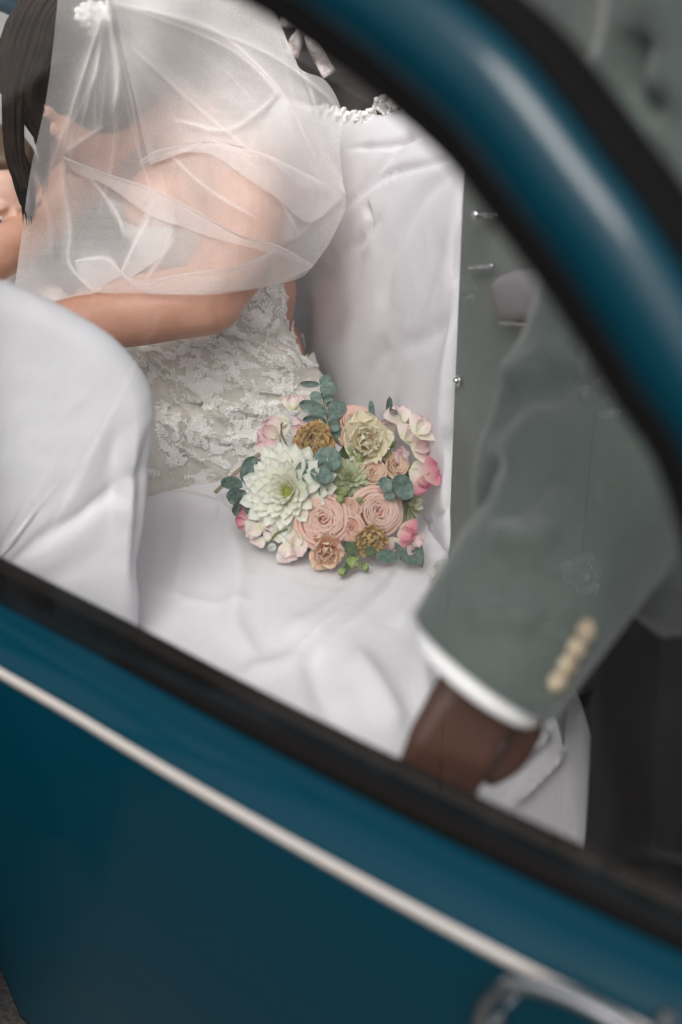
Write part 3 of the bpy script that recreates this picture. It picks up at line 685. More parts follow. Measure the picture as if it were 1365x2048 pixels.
for _ in range(520):
    x, y = random.uniform(240, 620), random.uniform(540, 980)
    if not inpoly(np.array([[x, y]]), pol)[0]: continue
    h = DB.ray_cast(Vector(CAM), Vector(unit(ray(x, y))))
    if h[0] is not None: beads.append(np.array(h[0])+np.array(h[1])*.0012)
for b in beads: bd.append(ball(b, random.uniform(.0009, .0016), 6, 4))
V, F = join(bd); be = ob('beads', V, F, 'bead', dress); be['kind'] = 'stuff'
# hair: scalp cap, low bun and long locks falling in front of the face
hcap = remesh('hair', [ball(HT((-.022, 0, .034)), (.106, .086, .100), 20, 14, HR), ball(HT((-.060, 0, -.02)), (.075, .078, .075), 18, 12, HR), ball(HT((-.125, .01, -.005)), (.055, .060, .055), 16, 12, HR), ball(HT((.050, 0, .075)), (.045, .066, .038), 16, 10, HR), ball(HT((-.012, -.048, -.010)), (.066, .036, .062), 16, 10, HR), ball(HT((-.012, .048, -.010)), (.066, .036, .062), 16, 10, HR)], .005, 'hair', bride, 5)
locks = []
for k in range(420):
    t = random.random(); x0 = 210-90*t; a = random.random()
    o0, o1, o2, o3 = (random.gauss(0, 1) for _ in range(4)); yy = .27+.10*random.random()
    pts = [(150+60*a, -60+10*o0, yy+.02), (62+60*a+4*o1, 0+12*a, yy), (22+66*a+4*o1, 90+20*a, yy), (14+50*a**1.3+3*o2, 190+10*o0, yy+.005), (20+40*a**1.4+3*o2, 300+8*o0, yy+.005), (46+18*a+4*o3, 370+20*o1, yy+.005), (56+10*a+5*o3, 415+16*o2, yy+.01)]
    if a > .62: pts = pts[:4]+[(52+45*a+3*o2, 255+15*o1, yy+.03), (66+28*a+3*o3, 335+22*o0, yy+.04)]
    P = [onY(x, y, Y) for x, y, Y in pts]; locks.append(tube(P, [.004, .005, .005, .0042, .0026, .0003], 5, 18))
for k in range(160):      # combed strands over the cap
    th = random.uniform(-1.45, 1.45); P = []
    for q in np.linspace(0, 1, 9):
        ph = 1.0-2.6*q; P.append(HT((-.022+.109*math.cos(th)*math.sin(ph)+.0, .089*math.sin(th)*(1-.25*q), .034+.103*math.cos(th)*math.cos(ph)-.006*q)))
    locks.append(tube(np.array(P)+RNG.normal(size=3)*.0015, [.003, .0035, .002], 5, 14))
V, F = join(locks); lk = ob('hair_locks', V, F, 'hair', hcap); lk['kind'] = 'stuff'
# little white blossoms pinned at the crown
fl = []
for x, y, r in ((165, 28, .009), (178, 20, .010), (190, 32, .009), (175, 40, .008), (198, 18, .008), (186, 46, .006), (186, 66, .005), (206, 30, .007)):
    c = onY(x, y, .262)
    for q in range(5): fl.append(ball(c+RIGHT*r*.8*math.cos(q*1.257)+UPV*r*.8*math.sin(q*1.257), r*.6, 8, 6))
    fl.append(ball(c-FWD*r*.4, r*.4, 8, 6))
V, F = join(fl); hbl = ob('hair_blossoms', V, F, 'lace', bride)

# ---------------------------------------------------------------- veil
trees = []
for o in (body, dress, hcap, lk, hbl):
    trees.append(BVHTree.FromPolygons([Vector(a) for a in getv(o.data)], [tuple(p.vertices) for p in o.data.polygons]))
gx, gy = np.meshgrid(np.arange(-60, 801, 20), np.arange(-160, 681, 20), indexing='ij')
dm = np.full(gx.shape, np.nan)
for i in range(gx.shape[0]):
    for j in range(gx.shape[1]):
        r = ray(gx[i, j], gy[i, j]); rn = np.linalg.norm(r)
        for t in trees:
            h = t.ray_cast(Vector(CAM), Vector(r/rn))
            if h[0] is not None:
                d = h[3]/rn; dm[i, j] = d if np.isnan(dm[i, j]) else min(dm[i, j], d)
hit = dm.copy(); dm[np.isnan(dm)] = 2.05; dm = np.minimum(dm, 2.06)
def blur(a, n):
    for _ in range(n):
        p = np.pad(a, 1, mode='edge'); a = (p[:-2, 1:-1]+p[2:, 1:-1]+p[1:-1, :-2]+p[1:-1, 2:]+2*p[1:-1, 1:-1])/6
    return a
env = blur(dm, 10)
for _ in range(12):
    env = np.where(np.isnan(hit), env, np.minimum(env, hit-.012)); env = blur(env, 3)
env = np.where(np.isnan(hit), env, np.minimum(env, hit-.006)); env = blur(env, 1)-.004
def vdepth(P):
    u = (P[:, 0]+60)/20; v = (P[:, 1]+160)/20; i = np.clip(u.astype(int), 0, gx.shape[0]-2); j = np.clip(v.astype(int), 0, gx.shape[1]-2); a = np.clip(u-i, 0, 1); b = np.clip(v-j, 0, 1)
    return (env[i, j]*(1-a)+env[i+1, j]*a)*(1-b)+(env[i, j+1]*(1-a)+env[i+1, j+1]*a)*b
def coons(top, bot, lef, rig, nu, nv):
    T, Bt = resample(spline(top, 80), nu), resample(spline(bot, 200), nu); Lf, Rg = resample(spline(lef, 80), nv), resample(spline(rig, 80), nv)
    u = np.linspace(0, 1, nu)[:, None, None]; v = np.linspace(0, 1, nv)[None, :, None]
    P = (1-v)*T[:, None]+v*Bt[:, None]+(1-u)*Lf[None]+u*Rg[None]-((1-u)*(1-v)*T[0]+u*(1-v)*T[-1]+(1-u)*v*Bt[0]+u*v*Bt[-1])
    return P.reshape(-1, 2)
COMB = (215, 4)
VF = [([COMB, (262, 90), (300, 160), (332, 215)], 10, .005, 1), ([COMB, (290, 50), (400, 110), (470, 190)], 12, .005, 1), ([COMB, (330, 40), (480, 110), (580, 210)], 14, .006, 1), ([COMB, (245, 50), (330, 130), (380, 190), (480, 195)], 10, .004, 1),
      ([COMB, (300, 20), (430, 60), (560, 180), (640, 330)], 16, .006, 1), ([COMB, (190, 80), (150, 200), (125, 310)], 12, .003, 1), ([(125, 310), (160, 285), (210, 250)], 10, .004, 1), ([(125, 310), (133, 380), (140, 470), (140, 530), (190, 583)], 10, .005, 2),
      ([(310, 380), (285, 450), (240, 550)], 8, .004, 1), ([(540, 10), (570, 120), (600, 250)], 16, .004, 1), ([(505, 310), (512, 270), (560, 225)], 12, .006, 2), ([(430, 60), (520, 150), (590, 230)], 12, .004, 1), ([(690, 385), (640, 430), (600, 470), (560, 490)], 12, .004, 2),
      ([(400, 230), (420, 270), (440, 300)], 10, .002, 1), ([(155, 520), (215, 515), (240, 545)], 8, .004, 1), ([(60, 340), (100, 420), (110, 520)], 9, .006), ([(350, 470), (320, 520), (290, 560)], 12, .003, 1), ([(530, 310), (600, 370), (650, 420)], 10, .004, 1),
      ([COMB, (225, 60), (240, 150), (230, 230)], 7, .008), ([(560, 180), (600, 300), (660, 380)], 9, .010), ([(620, 160), (640, 250), (690, 390)], 12, .004, 1),
      ([COMB, (235, 80), (262, 190), (280, 300)], 10, .003, 1), ([COMB, (280, 75), (350, 170), (400, 250)], 10, .003, 1), ([COMB, (340, 60), (460, 150), (540, 250)], 10, .003, 1), ([COMB, (205, 90), (180, 190), (160, 260)], 8, .003, 1), ([COMB, (320, 30), (450, 80), (540, 150)], 10, .003, 1),
      ([(160, 330), (230, 420), (250, 480)], 8, .003, 1), ([(330, 300), (420, 380), (520, 440)], 9, .003, 1), ([(480, 300), (560, 400), (600, 470)], 9, .003, 1)]
rv = random.Random(5)
for k in range(34):
    an = -.15+2.1*(k+rv.random())/34; ln = rv.uniform(180, 520); bend = rv.uniform(-.25, .25)
    VF.append(([COMB, (COMB[0]+ln*.35*math.cos(an), COMB[1]+ln*.35*math.sin(an)), (COMB[0]+ln*.7*math.cos(an+bend*.5), COMB[1]+ln*.7*math.sin(an+bend*.5)), (COMB[0]+ln*math.cos(an+bend), COMB[1]+ln*math.sin(an+bend))], 7, .0016, 1))
LAY = []
def pleats(P, lines):
    h = np.ones(len(P))
    for ln in lines:
        if len(ln) > 3:
            d, t, sg = segdist(P, resample(spline(ln[0], 40), 24)); h += (1.5 if ln[2] > .002 else .55)*np.exp(-(d/2.8)**2)*np.clip(np.minimum(t, 1-t)*5+.1, 0, 1)+.45*np.exp(-d/26)*np.clip(1-t, 0, 1)*np.clip(t*6, 0, 1)
    return h
def sheet(P, nu, nv, off, lines, wob, seed, tuck=None):
    LAY.append(pleats(P, lines))
    d = vdepth(P)-off-folds(P, lines)-wob*noise2(P, .009, seed, 2)
    if tuck is not None: d = d+tuck
    return np.array([CAM+ray(x, y)*q for (x, y), q in zip(P, d)]), gridf(nu, nv)
nu, nv = 190, 190
P = coons([(118, -40), (170, -60), (215, -70), (330, -80), (450, -70), (520, -40)], [(30, 572), (70, 590), (104, 603), (150, 592), (192, 585), (215, 566), (245, 556), (270, 572), (300, 588), (380, 588), (450, 583), (540, 572), (600, 556), (628, 532)],
          [(118, -40), (112, 40), (94, 190), (62, 340), (45, 460), (30, 572)], [(520, -40), (538, 5), (562, 55), (592, 120), (615, 190), (645, 280), (692, 388), (668, 470), (628, 532)], nu, nv)
veil_parts = [sheet(P, nu, nv, .004, VF, .006, 1)]
# second layer falling from the comb over her back
P2 = coons([(225, -60), (330, -80), (450, -75), (522, -45)], [(300, 330), (380, 300), (425, 280), (530, 312), (600, 372), (690, 388)], [(225, -60), (240, 60), (270, 200), (300, 330)], [(522, -45), (565, 55), (598, 134), (652, 162), (684, 225), (680, 300), (690, 388)], 110, 110)
veil_parts.append(sheet(P2, 110, 110, .022, [VF[2], VF[4], ([COMB, (330, 30), (520, 100), (640, 180), (680, 225)], 7, .010, 1), ([(350, 240), (450, 260), (520, 220), (560, 180)], 9, .010, 2), ([(560, 60), (610, 150), (640, 240)], 6, .008, 1), ([(260, 90), (380, 200), (500, 300)], 8, .008, 1)], .008, 4))
# turned-up bands: cloth doubled back on itself
def band(top, bot, off, seed, nu=110, nv=22, lines=()):
    T, Bt = resample(spline(top, 120), nu), resample(spline(bot, 120), nu); v = np.linspace(0, 1, nv)
    P = (T[:, None]*(1-v)[None, :, None]+Bt[:, None]*v[None, :, None]).reshape(-1, 2)
    lift = np.tile(off+.005*np.exp(-(v/.12)**2)-.006*v, nu)
    LAY.append(1+1.5*np.exp(-(np.tile(v, nu)/.07)**2))
    d = vdepth(P)-lift-.004*noise2(P, .012, seed, 2)-folds(P, list(lines)+VF[6:9])
    return np.array([CAM+ray(x, y)*q for (x, y), q in zip(P, d)]), gridf(nu, nv)
veil_parts.append(band([(125, 312), (210, 345), (310, 378), (400, 425), (480, 470), (560, 492), (626, 530)], [(150, 345), (215, 372), (300, 430), (370, 455), (440, 480), (520, 500), (622, 533)], .024, 11))
veil_parts.append(band([(278, 325), (310, 302), (350, 293), (420, 280), (480, 296), (532, 308), (600, 340), (690, 386)], [(282, 330), (340, 308), (395, 305), (430, 312), (500, 360), (560, 400), (620, 445), (686, 396)], .026, 12))
veil_parts.append(band([(150, 520), (215, 516), (270, 560), (380, 545), (480, 530), (560, 500), (625, 532)], [(160, 560), (192, 584), (290, 586), (380, 590), (460, 586), (560, 566), (622, 536)], .012, 13))
veil_parts.append(band([(310, 380), (300, 420), (285, 455), (262, 500), (240, 548)], [(352, 440), (340, 480), (325, 510), (300, 530), (262, 556)], .014, 14, 50, 14))
V, F = join(veil_parts); veil = ob('veil', V, F, 'veil', bride)
at_ = veil.data.attributes.new('layers', 'FLOAT', 'POINT'); at_.data.foreach_set('value', np.concatenate(LAY).astype(np.float32)); veil['label'] = 'sheer white tulle veil'

# ---------------------------------------------------------------- groom's arm and jacket
MD = 1.21
man = empty('person', (.17, -.66, GZ))
tag(man, 'person in a sage green jacket standing between the open door and the car', 'person')
cuff = dep(970, 1330, MD); ax = [cuff, dep(1080, 1165, MD+.025), dep(1200, 1000, MD+.07), dep(1325, 830, MD+.12)]; elb = ax[-1]
shl = np.array([.10, -.68, 1.30]); tc_ = np.array([.19, -.67, 0])
wrm = dep(1005, 1290, MD)
body_p = [ball(tc_+[0, 0, 1.08], (.13, .10, .22)), ball(tc_+[0, 0, .82], (.13, .10, .15)), limb([tc_+[0, 0, 1.28], tc_+[-.01, .0, 1.42]], [.065, .06]),
          limb([shl, elb+np.array([.01, 0, .02]), elb], [.06, .05, .045]), limb([elb, (elb+wrm)/2, wrm], [.045, .042, .030])]
mh, MT = head_parts(tc_+[-.03, .0, 1.53], frame((-.7, .6, -.35), (0, 0, 1)))
body_p += mh+hand_parts(wrm, -RIGHT*.42-UPV*.9+FWD*.12, RIGHT*.9-UPV*.4+FWD*.25, -FWD-.15*RIGHT+.1*UPV, 1.16, .85)
for sy in (-.07, .07):
    body_p += [limb([tc_+[.02, sy, .80], tc_+[0, sy, .35], tc_+[.02, sy, GZ+.09]], [.085, .06, .045]), limb([tc_+[.03, sy, GZ+.05], tc_+[-.14, sy, GZ+.04]], [.045, .035])]
body_p += [limb([tc_+[.15, -.02, 1.30], tc_+[.24, -.06, 1.05], tc_+[.22, -.14, .84]], [.06, .048, .03])]+hand_parts(tc_+[.22, -.14, .84], (-.1, -.2, -1), (-1, 0, 0), (1, 0, 0), 1.1, .5)
mb = remesh('body', body_p, .005, 'skin_m', man, 5); eyes(MT, 1.0, mb)
ob('hair', *join([ball(MT((-.022, 0, .034)), (.107, .086, .096), 20, 14, frame((-.7, .6, -.35), (0, 0, 1)))]), 'hair', man)
# jacket
jk = [ball(tc_+[0, 0, 1.10], (.165, .135, .24)), ball(tc_+[0, 0, .92], (.17, .135, .20)), limb([tc_+[0, 0, 1.0], tc_+[0, 0, .78]], [.145, .158]), limb([tc_+[-.10, 0, 1.29], tc_+[.13, 0, 1.29]], [.085, .085]),
      limb([shl+np.array([0, 0, -.01]), (shl+elb)/2+np.array([-.01, 0, 0]), elb], [.088, .082, .078]), limb(ax[::-1], [.086, .086, .082, .075], 20, 24), limb([tc_+[.15, -.02, 1.28], tc_+[.24, -.06, 1.05], tc_+[.225, -.13, .88]], [.085, .07, .062]), limb([dep(1300, 280, 1.31), dep(1195, 650, 1.34), dep(1075, 930, 1.36), dep(1060, 1060, 1.36)], [.075, .065, .060, .055])]
jacket = remesh('jacket', jk, .006, 'suit', man, 6); jacket['label'] = 'sage green wool jacket'
axd = unit(unit(ax[0]-ax[1])+.45*FWD)
bm = bmesh.new(); bm.from_mesh(jacket.data)
fs_ = [f for f in bm.faces if np.linalg.norm(np.array(f.calc_center_median())-ax[0]) < .15]
gm = list({v for f in fs_ for v in f.verts})+list({e for f in fs_ for e in f.edges})+fs_
bmesh.ops.bisect_plane(bm, geom=gm, plane_co=Vector(ax[0]), plane_no=Vector(axd), clear_outer=True); bm.to_mesh(jacket.data); bm.free()
jacket.data.polygons.foreach_set('use_smooth', [True]*len(jacket.data.polygons))
fold_grid(jacket, [([(985, 1070), (1060, 1090), (1110, 1050)], 26, .016), ([(960, 1020), (1040, 1000), (1120, 930)], 30, -.012), ([(1000, 930), (1060, 870), (1090, 800)], 34, .02), ([(1010, 770), (1080, 740), (1140, 690)], 40, .018), ([(950, 1180), (1050, 1160), (1130, 1180)], 26, -.010),
    ([(930, 1240), (1010, 1230), (1080, 1250)], 30, .010), ([(1120, 0), (1130, 200), (1200, 330)], 36, .02), ([(1280, 60), (1250, 180), (1330, 250)], 34, -.022), ([(1180, 100), (1190, 250), (1260, 380)], 30, .014), ([(1000, 1300), (1010, 1200), (1000, 1100)], 8, -.004)], 1.0)
# shirt cuff inside the sleeve
c0 = ax[0]; s1 = unit(np.cross(axd, [0, 0, 1])); s2 = np.cross(axd, s1); V = []
for t, r in ((-.03, .064), (.012, .066), (.0165, .064), (.0165, .058), (-.02, .056)):
    for a in np.linspace(0, 2*math.pi, 40, endpoint=False): V.append(c0+axd*t+(s1*math.cos(a)+s2*math.sin(a))*r)
ob('shirt_cuff', V, gridf(5, 40)+[(i*40+39, (i+1)*40+39, (i+1)*40, i*40) for i in range(4)], 'shirt', man)
JB = BVHTree.FromPolygons([Vector(a) for a in getv(jacket.data)], [tuple(p.vertices) for p in jacket.data.polygons])
for x, y in ((1168, 1262), (1148, 1296), (1130, 1330), (1112, 1360)):
    h = JB.ray_cast(Vector(CAM), Vector(unit(ray(x, y))))
    if h[0] is None: continue
    n = np.array(h[1]); R = frame(n, (0, 0, 1)); q = [ball(np.array(h[0])+n*.003, (.004, .0105, .0105), 16, 8, R), ball(np.array(h[0])+n*.006, (.003, .0075, .0075), 14, 6, R)]
    ob('cuff_button', *join(q), 'horn', jacket)
tr = [limb([tc_+[.02, sy, .80], tc_+[.02, sy, .35], tc_+[.03, sy, GZ+.10]], [.115, .09, .085]) for sy in (-.07, .07)]+[ball(tc_+[0, 0, .80], (.155, .12, .12))]
remesh('trousers', tr, .008, 'trouser', man, 5)
for sy in (-.07, .07): ob('shoe', *limb([tc_+[.05, sy, GZ+.045], tc_+[-.06, sy, GZ+.05], tc_+[-.16, sy, GZ+.04]], [.045, .046, .034]), 'brown', man)

# ---------------------------------------------------------------- child beyond the bride
kid = empty('person', (-.46, .66, .11))
tag(kid, 'small child in a white shirt looking out from beyond the bride at the left edge', 'person')
KC = onY(3, 392, .62); KR = frame((.16, -.95, -.22), (0, 0, 1)); kp, KT = head_parts(KC, KR, .86)
b0 = KC-np.array([0, 0, .13])
kb = remesh('body', kp+[limb([KC-np.array([0, 0, .06]), b0], [.035, .04]), ball(b0-[0, 0, .13], (.07, .09, .15)), limb([b0+[.06, -.05, -.05], b0+[.0, -.09, -.2], b0+[-.10, -.02, -.24]], [.03, .026, .02]), limb([b0+[-.06, .05, -.05], b0+[-.10, .06, -.2], b0+[-.16, .0, -.24]], [.03, .026, .02]),
    limb([b0-[0, .04, .25], b0-[.04, .04, .34], b0-[.04, .04, .44]], [.05, .045, .03]), limb([b0-[0, -.04, .25], b0-[.04, -.04, .34], b0-[.04, -.04, .44]], [.05, .045, .03])]+hand_parts(b0+[-.10, -.02, -.24], (-1, .3, 0), (0, 0, 1), (0, -1, 0), .55, .5), .0045, 'skin_c', kid, 4)
eyes(KT, .86, kb)
remesh('hair', [ball(KT((-.026, 0, .036)), np.array((.098, .082, .088))*.86, 18, 12, KR), ball(KT((.015, 0, .098)), np.array((.055, .06, .022))*.86, 14, 10, KR)], .005, 'hair_c', kid, 4)
shp = remesh('shirt', [ball(b0-[0, 0, .10], (.085, .10, .12)), ball(b0-[0, 0, .20], (.08, .095, .12)), limb([b0+[.05, -.05, -.05], b0+[.0, -.09, -.18]], [.042, .04]), limb([b0+[-.05, .05, -.05], b0+[-.09, .06, -.18]], [.042, .04]), limb([b0+[0, 0, .0], b0-[0, 0, .05]], [.05, .06])], .006, 'shirt', kid, 4)
c = onY(21, 512, .60)
#@@BOUQUET
# ================================================================== bouquet
bq = empty('bouquet', (.0, -.02, .436))
tag(bq, 'bridal bouquet of blush roses, white dahlia, pink sweet peas and eucalyptus on the seat', 'bouquet')
rr = random.Random(11)
def petal_mesh(name, m, ln, wd, cup=.25, curl=.3, ruffle=0.0, nr=3, tip=.5, base=.25, nx=7, ny=8, notch=0.0, seed=0, shape=0, fold=0.0):
    """petal grows along +Y from the origin, upper face towards +Z; cup lifts the sides, curl bends the tip"""
    V, uv = [], []
    rs = random.Random(seed); p0 = rs.uniform(0, 6.28)
    for i in range(nx):
        u = -1+2*i/(nx-1)
        for j in range(ny):
            t = j/(ny-1)
            w_ = wd*.5*(base+(1-base)*math.sin(min(1, t/.62)*math.pi/2)) if t < .62 else wd*.5*max(.02, 1-((t-.62)/.38)**2.2*(1-.0)*(.55+tip*.45))
            if shape == 1: w_ = wd*.5*max(.02, math.sqrt(max(0, 1-(2*t-1)**2)))**.85
            if shape == 2: w_ = wd*.5*max(.10*(1-t)+.02, math.sin(math.pi*min(1, .06+.94*t)**1.5)**.55)
            x = u*w_; y = ln*t*(1-(.10+.5*tip*.4)*u*u*t*(0 if shape else 1))-notch*ln*math.exp(-(u/.18)**2)*t**4
            z = cup*wd*u*u*(.35+.65*t)+curl*ln*t*t*(1 if curl > 0 else 1)
            z += fold*wd*abs(u)
            z += ruffle*wd*math.sin(u*nr*2.2+p0)*t**3+ruffle*.5*wd*math.sin(u*nr*4.6+p0*2)*t**5
            V.append((x, y, z)); uv.append((.5+.5*u, t))
    return mesh(name, V, gridf(nx, ny), m, uv)
def pm_arrays(me):
    V = getv(me); F = [tuple(p.vertices) for p in me.polygons]; uv = np.zeros((len(V), 2))
    d = me.uv_layers[0].data
    for p in me.polygons:
        for li, vi in zip(p.loop_indices, p.vertices): uv[vi] = d[li].uv
    return V, F, uv
def pl_mat(phi, tilt, r0=0.0, z0=0.0, sc=1.0, twist=0.0):
    """petal placed round the flower axis (+Z): tilt 0 = upright, 90 = flat out; its upper face looks at the axis"""
    return Matrix.Rotation(phi, 4, 'Z') @ Matrix.Translation((0, r0, z0)) @ Matrix.Rotation(math.radians(90-tilt), 4, 'X') @ Matrix.Rotation(twist, 4, 'Y') @ Matrix.Scale(sc, 4)
def axis_frame(c, a, roll=0.0):
    a = Vector([float(q) for q in unit(a)]); return Matrix.Translation(Vector([float(q) for q in c])) @ a.to_track_quat('Z', 'Y').to_matrix().to_4x4() @ Matrix.Rotation(roll, 4, 'Z')
def flower(name, c, a, roll, heart):
    V, F, uv, m = heart; o = bpy.data.objects.new(name, mesh(name, V, F, m, uv)); COL.objects.link(o)
    o.parent = bq; o.matrix_parent_inverse = world_of(bq).inverted(); o.matrix_basis = axis_frame(c, a, roll); return o
def put(o, me, mx, name='petal'):
    p = bpy.data.objects.new(name, me); COL.objects.link(p); p.parent = o; p.matrix_basis = mx; return p
def acc(items):
    """join (mesh, matrix) pairs"""
    V, F, U = [], [], []
    for me, mx in items:
        v, f, u = pm_arrays(me) if not isinstance(me, tuple) else me
        v = np.asarray(v, float); A = np.array(mx)[:3, :3]; b = np.array(mx)[:3, 3]; o = len(V)
        V += list(v@A.T+b); F += [tuple(i+o for i in q) for q in f]; U += [tuple(q) for q in u]
    return V, F, U
def jt(a): return rr.uniform(-a, a)
PC = {}
def pmc(key, *a, **k):
    if key not in PC: PC[key] = petal_mesh('petal', *a, **k)
    return PC[key]
def dahlia(c, a, R, m, hm, n=64, name='dahlia', roll=0.0):
    items = []; outer = []
    for i in range(n):
        t = i/(n-1); ln = R*(1.02-.66*t**1.2)*(1+jt(.06)); tilt = 97-80*t**1.35+jt(7); k = rr.randrange(3)
        me = pmc(('dah', m, k), m, 1.0, .34+.03*k, .14, -.08+.06*k, tip=.5, base=.45, nx=7, ny=9, seed=k, shape=2)
        mx = pl_mat(i*2.39996+jt(.10), tilt, .07*R, .16*R*t, ln, jt(.12)); (outer if t < .72 else items).append((me, mx))
    hk = pmc(('dh', hm), hm, 1.0, .42, .5, .5, tip=.8, base=.4, nx=3, ny=4)
    for i in range(34):
        t = i/33; items.append((hk, pl_mat(i*2.39996, 40*(1-t)+4, .19*R*(1-t)**.6, .13*R, .24*R*(1-.4*t))))
    V, F, U = acc(items); o = flower(name, c, a, roll, (V, F, U, m))
    o.data.materials.append(M[hm])
    nf = len(F); k0 = nf-34*6
    for i, p in enumerate(o.data.polygons): p.material_index = 1 if i >= k0 else 0
    for me, mx in outer: put(o, me, mx)
    return o
def wall(R, r, ph, span, ztop, zb, flare, rs, nu_=11, nv_=7, off=(0, 0)):
    V, U = [], []; p1, p2 = rs.uniform(0, 6), rs.uniform(0, 6)
    for i in range(nu_):
        u = i/(nu_-1); an = ph+(u-.5)*span; ed = abs(2*u-1)
        rad = r*(1+.10*(u-.5))+R*.016*math.sin(u*8+p1)
        for j in range(nv_):
            t = j/(nv_-1); z = zb+(ztop-zb-.12*R*ed**3+R*.015*math.sin(u*11+p2)*t)*min(1, t*1.12)-flare*.25*R*max(0, t-.8)/.2; rd = rad*(.30+.70*math.sin(min(1, t*1.25)*math.pi/2))+R*flare*max(0, t-.55)**2
            V.append((off[0]+rd*math.cos(an), off[1]+rd*math.sin(an), z)); U.append((u, .15+.85*t))
    return V, gridf(nu_, nv_), U
def rose(c, a, R, m, n_in=46, n_out=13, name='garden_rose', open_=1.0, roll=0.0, seed=0):
    rs = random.Random(seed); items = []
    for k in range(n_in):                                   # walls of folded inner petals
        q = k/(n_in-1); r = R*(.04+.66*q**.7); of = (R*.06*rs.uniform(-1, 1)*(1-q), R*.06*rs.uniform(-1, 1)*(1-q))
        v, f, u = wall(R, r, k*2.39996+rs.uniform(-.3, .3), 2.2-1.0*q, R*(.30-.12*q*q*open_+rs.uniform(-.03, .03)-.10*(1-q)**2), -.2*R, .25, rs, 9, 6, of)
        items.append(((np.array(v), f, u), Matrix.Identity(4)))
    V, F, U = acc(items); o = flower(name, c, a, roll, (V, F, U, m))
    for k in range(n_out):
        q = (k+1)/n_out; v, f, u = wall(R, R*(.68+.30*q), k*2.39996+rs.uniform(-.2, .2), 1.9-.25*q, R*(.20-.30*q*open_+rs.uniform(-.03, .03)), -.55*R, .35+.5*q, rs)
        put(o, mesh('petal', v, f, m, u), Matrix.Identity(4))
    return o
def ruffle(c, a, R, m, n=16, name='lisianthus', amp=.10, hm=None, roll=0.0, sep=99, tmax=80):
    items = []; outer = []
    for i in range(n):
        t = i/(n-1); k = rr.randrange(4); me = pmc(('rf', m, k, amp), m, 1.0, 1.05, .06, .16, amp, 4, .03, .3, 13, 10, 0, k+3)
        mx = pl_mat(i*2.39996+jt(.2), tmax-(tmax-14)*t**.8+jt(6), .05*R, .05*R*t, R*(1.0-.35*t)*(1+jt(.06)), jt(.25)); (outer if i < sep else items).append((me, mx))
    hb = ball((0, 0, .05*R), .10*R, 8, 5); items.append(((np.array(hb[0]), hb[1], [(.5, .3)]*len(hb[0])), Matrix.Identity(4)))
    V, F, U = acc(items); o = flower(name, c, a, roll, (V, F, U, m))
    for me, mx in outer: put(o, me, mx)
    return o
def sweet_pea(c, a, R, m, roll=0.0):
    kb = ball((0, .12*R, .10*R), (.10*R, .20*R, .10*R), 10, 6); o = flower('sweet_pea', c, a, roll, (np.array(kb[0]), kb[1], [(.5, .2)]*len(kb[0]), m))
    st_ = pmc(('sp', m, rr.randrange(2)), m, 1.0, 1.7, .03, -.12, .11, 3, .02, .35, 13, 9, .14, rr.randrange(9))
    wg = pmc(('sw', m), m, 1.0, 1.0, .12, .10, .10, 2, .1, .3, 11, 8, 0, 2)
    put(o, st_, Matrix.Translation((0, -.15*R, 0)) @ Matrix.Rotation(math.radians(14+jt(12)), 4, 'X') @ Matrix.Scale(R*1.25, 4))
    if rr.random() < .8:
      for s_ in (-1, 1): put(o, wg, Matrix.Translation((0, -.05*R, .10*R)) @ Matrix.Rotation(s_*.65+jt(.2), 4, 'Z') @ Matrix.Rotation(s_*.45+jt(.2), 4, 'Y') @ Matrix.Rotation(math.radians(30), 4, 'X') @ Matrix.Scale(R*.95, 4))
    return o
def bud(c, a, R, m='green', name='green_bud'):
    items = []
    for i in range(11):
        me = pmc(('bd', m), m, 1.0, .8, .35, .42, .03, 2, .7, .45, 5, 6); items.append((me, pl_mat(i*2.39996, 40-32*i/10+jt(6), .10*R, -.6*R, R*1.5*(1-.15*i/10))))
    V, F, U = acc(items); return flower(name, c, a, jt(3), (V, F, U, m))
BX, BYp = 668, 968
def bdepth(x, y, lift=0.0):
    r2 = ((x-BX)/215)**2+((y-BYp)/190)**2
    d = 1.925+(1120-y)/370*.17-.075*max(0, 1-r2)
    s1_ = onZ(x, y, .437); s2_ = onX(x, y, .103); lim = min((s1_-CAM)@FWD, (s2_-CAM)@FWD)-.012
    return min(d, lim)-lift
def bpos(x, y, lift=0.0): return dep(x, y, bdepth(x, y, lift))
def bax(x, y, k=.85, jit=.12): return unit(-FWD+k*(RIGHT*((x-BX)/190)-UPV*((y-BYp)/170))+UPZ*.15+np.array([jt(jit) for _ in range(3)]))
PXM = .00069
dahlia(bpos(580, 984, .012), unit(-FWD+.25*RIGHT*-1+.05*UPV), .066, 'dahlia', 'lime', 104, 'white_dahlia', .4)
dahlia(bpos(697, 958, -.004), bax(697, 958), .030, 'gdahlia', 'green', 44, 'green_dahlia', .2)
dahlia(bpos(812, 1008, -.01), unit(bax(812, 1008)+.5*RIGHT), .034, 'gdahlia', 'green', 44, 'green_dahlia', 1.2)
rose(bpos(645, 1038, .010), unit(-FWD+.02*RIGHT+.10*UPV), .0365, 'peach', 62, 15, seed=3)
rose(bpos(759, 1023, .004), unit(-FWD+.30*RIGHT+.12*UPV), .034, 'peach', 58, 15, seed=8)
rose(bpos(712, 845, -.012), unit(-FWD*.8+.1*RIGHT+.6*UPV), .036, 'peach', 40, 13, seed=12)
for k, (x, y, R, m) in enumerate(((700, 1018, .0155, 'peach'), (704, 1058, .0165, 'peach'), (748, 945, .0190, 'peach2'), (794, 930, .0180, 'peach2'))):
    rose(bpos(x, y, .004), bax(x, y, .6), R, m, 22, 9, 'spray_rose', .6, seed=20+k)
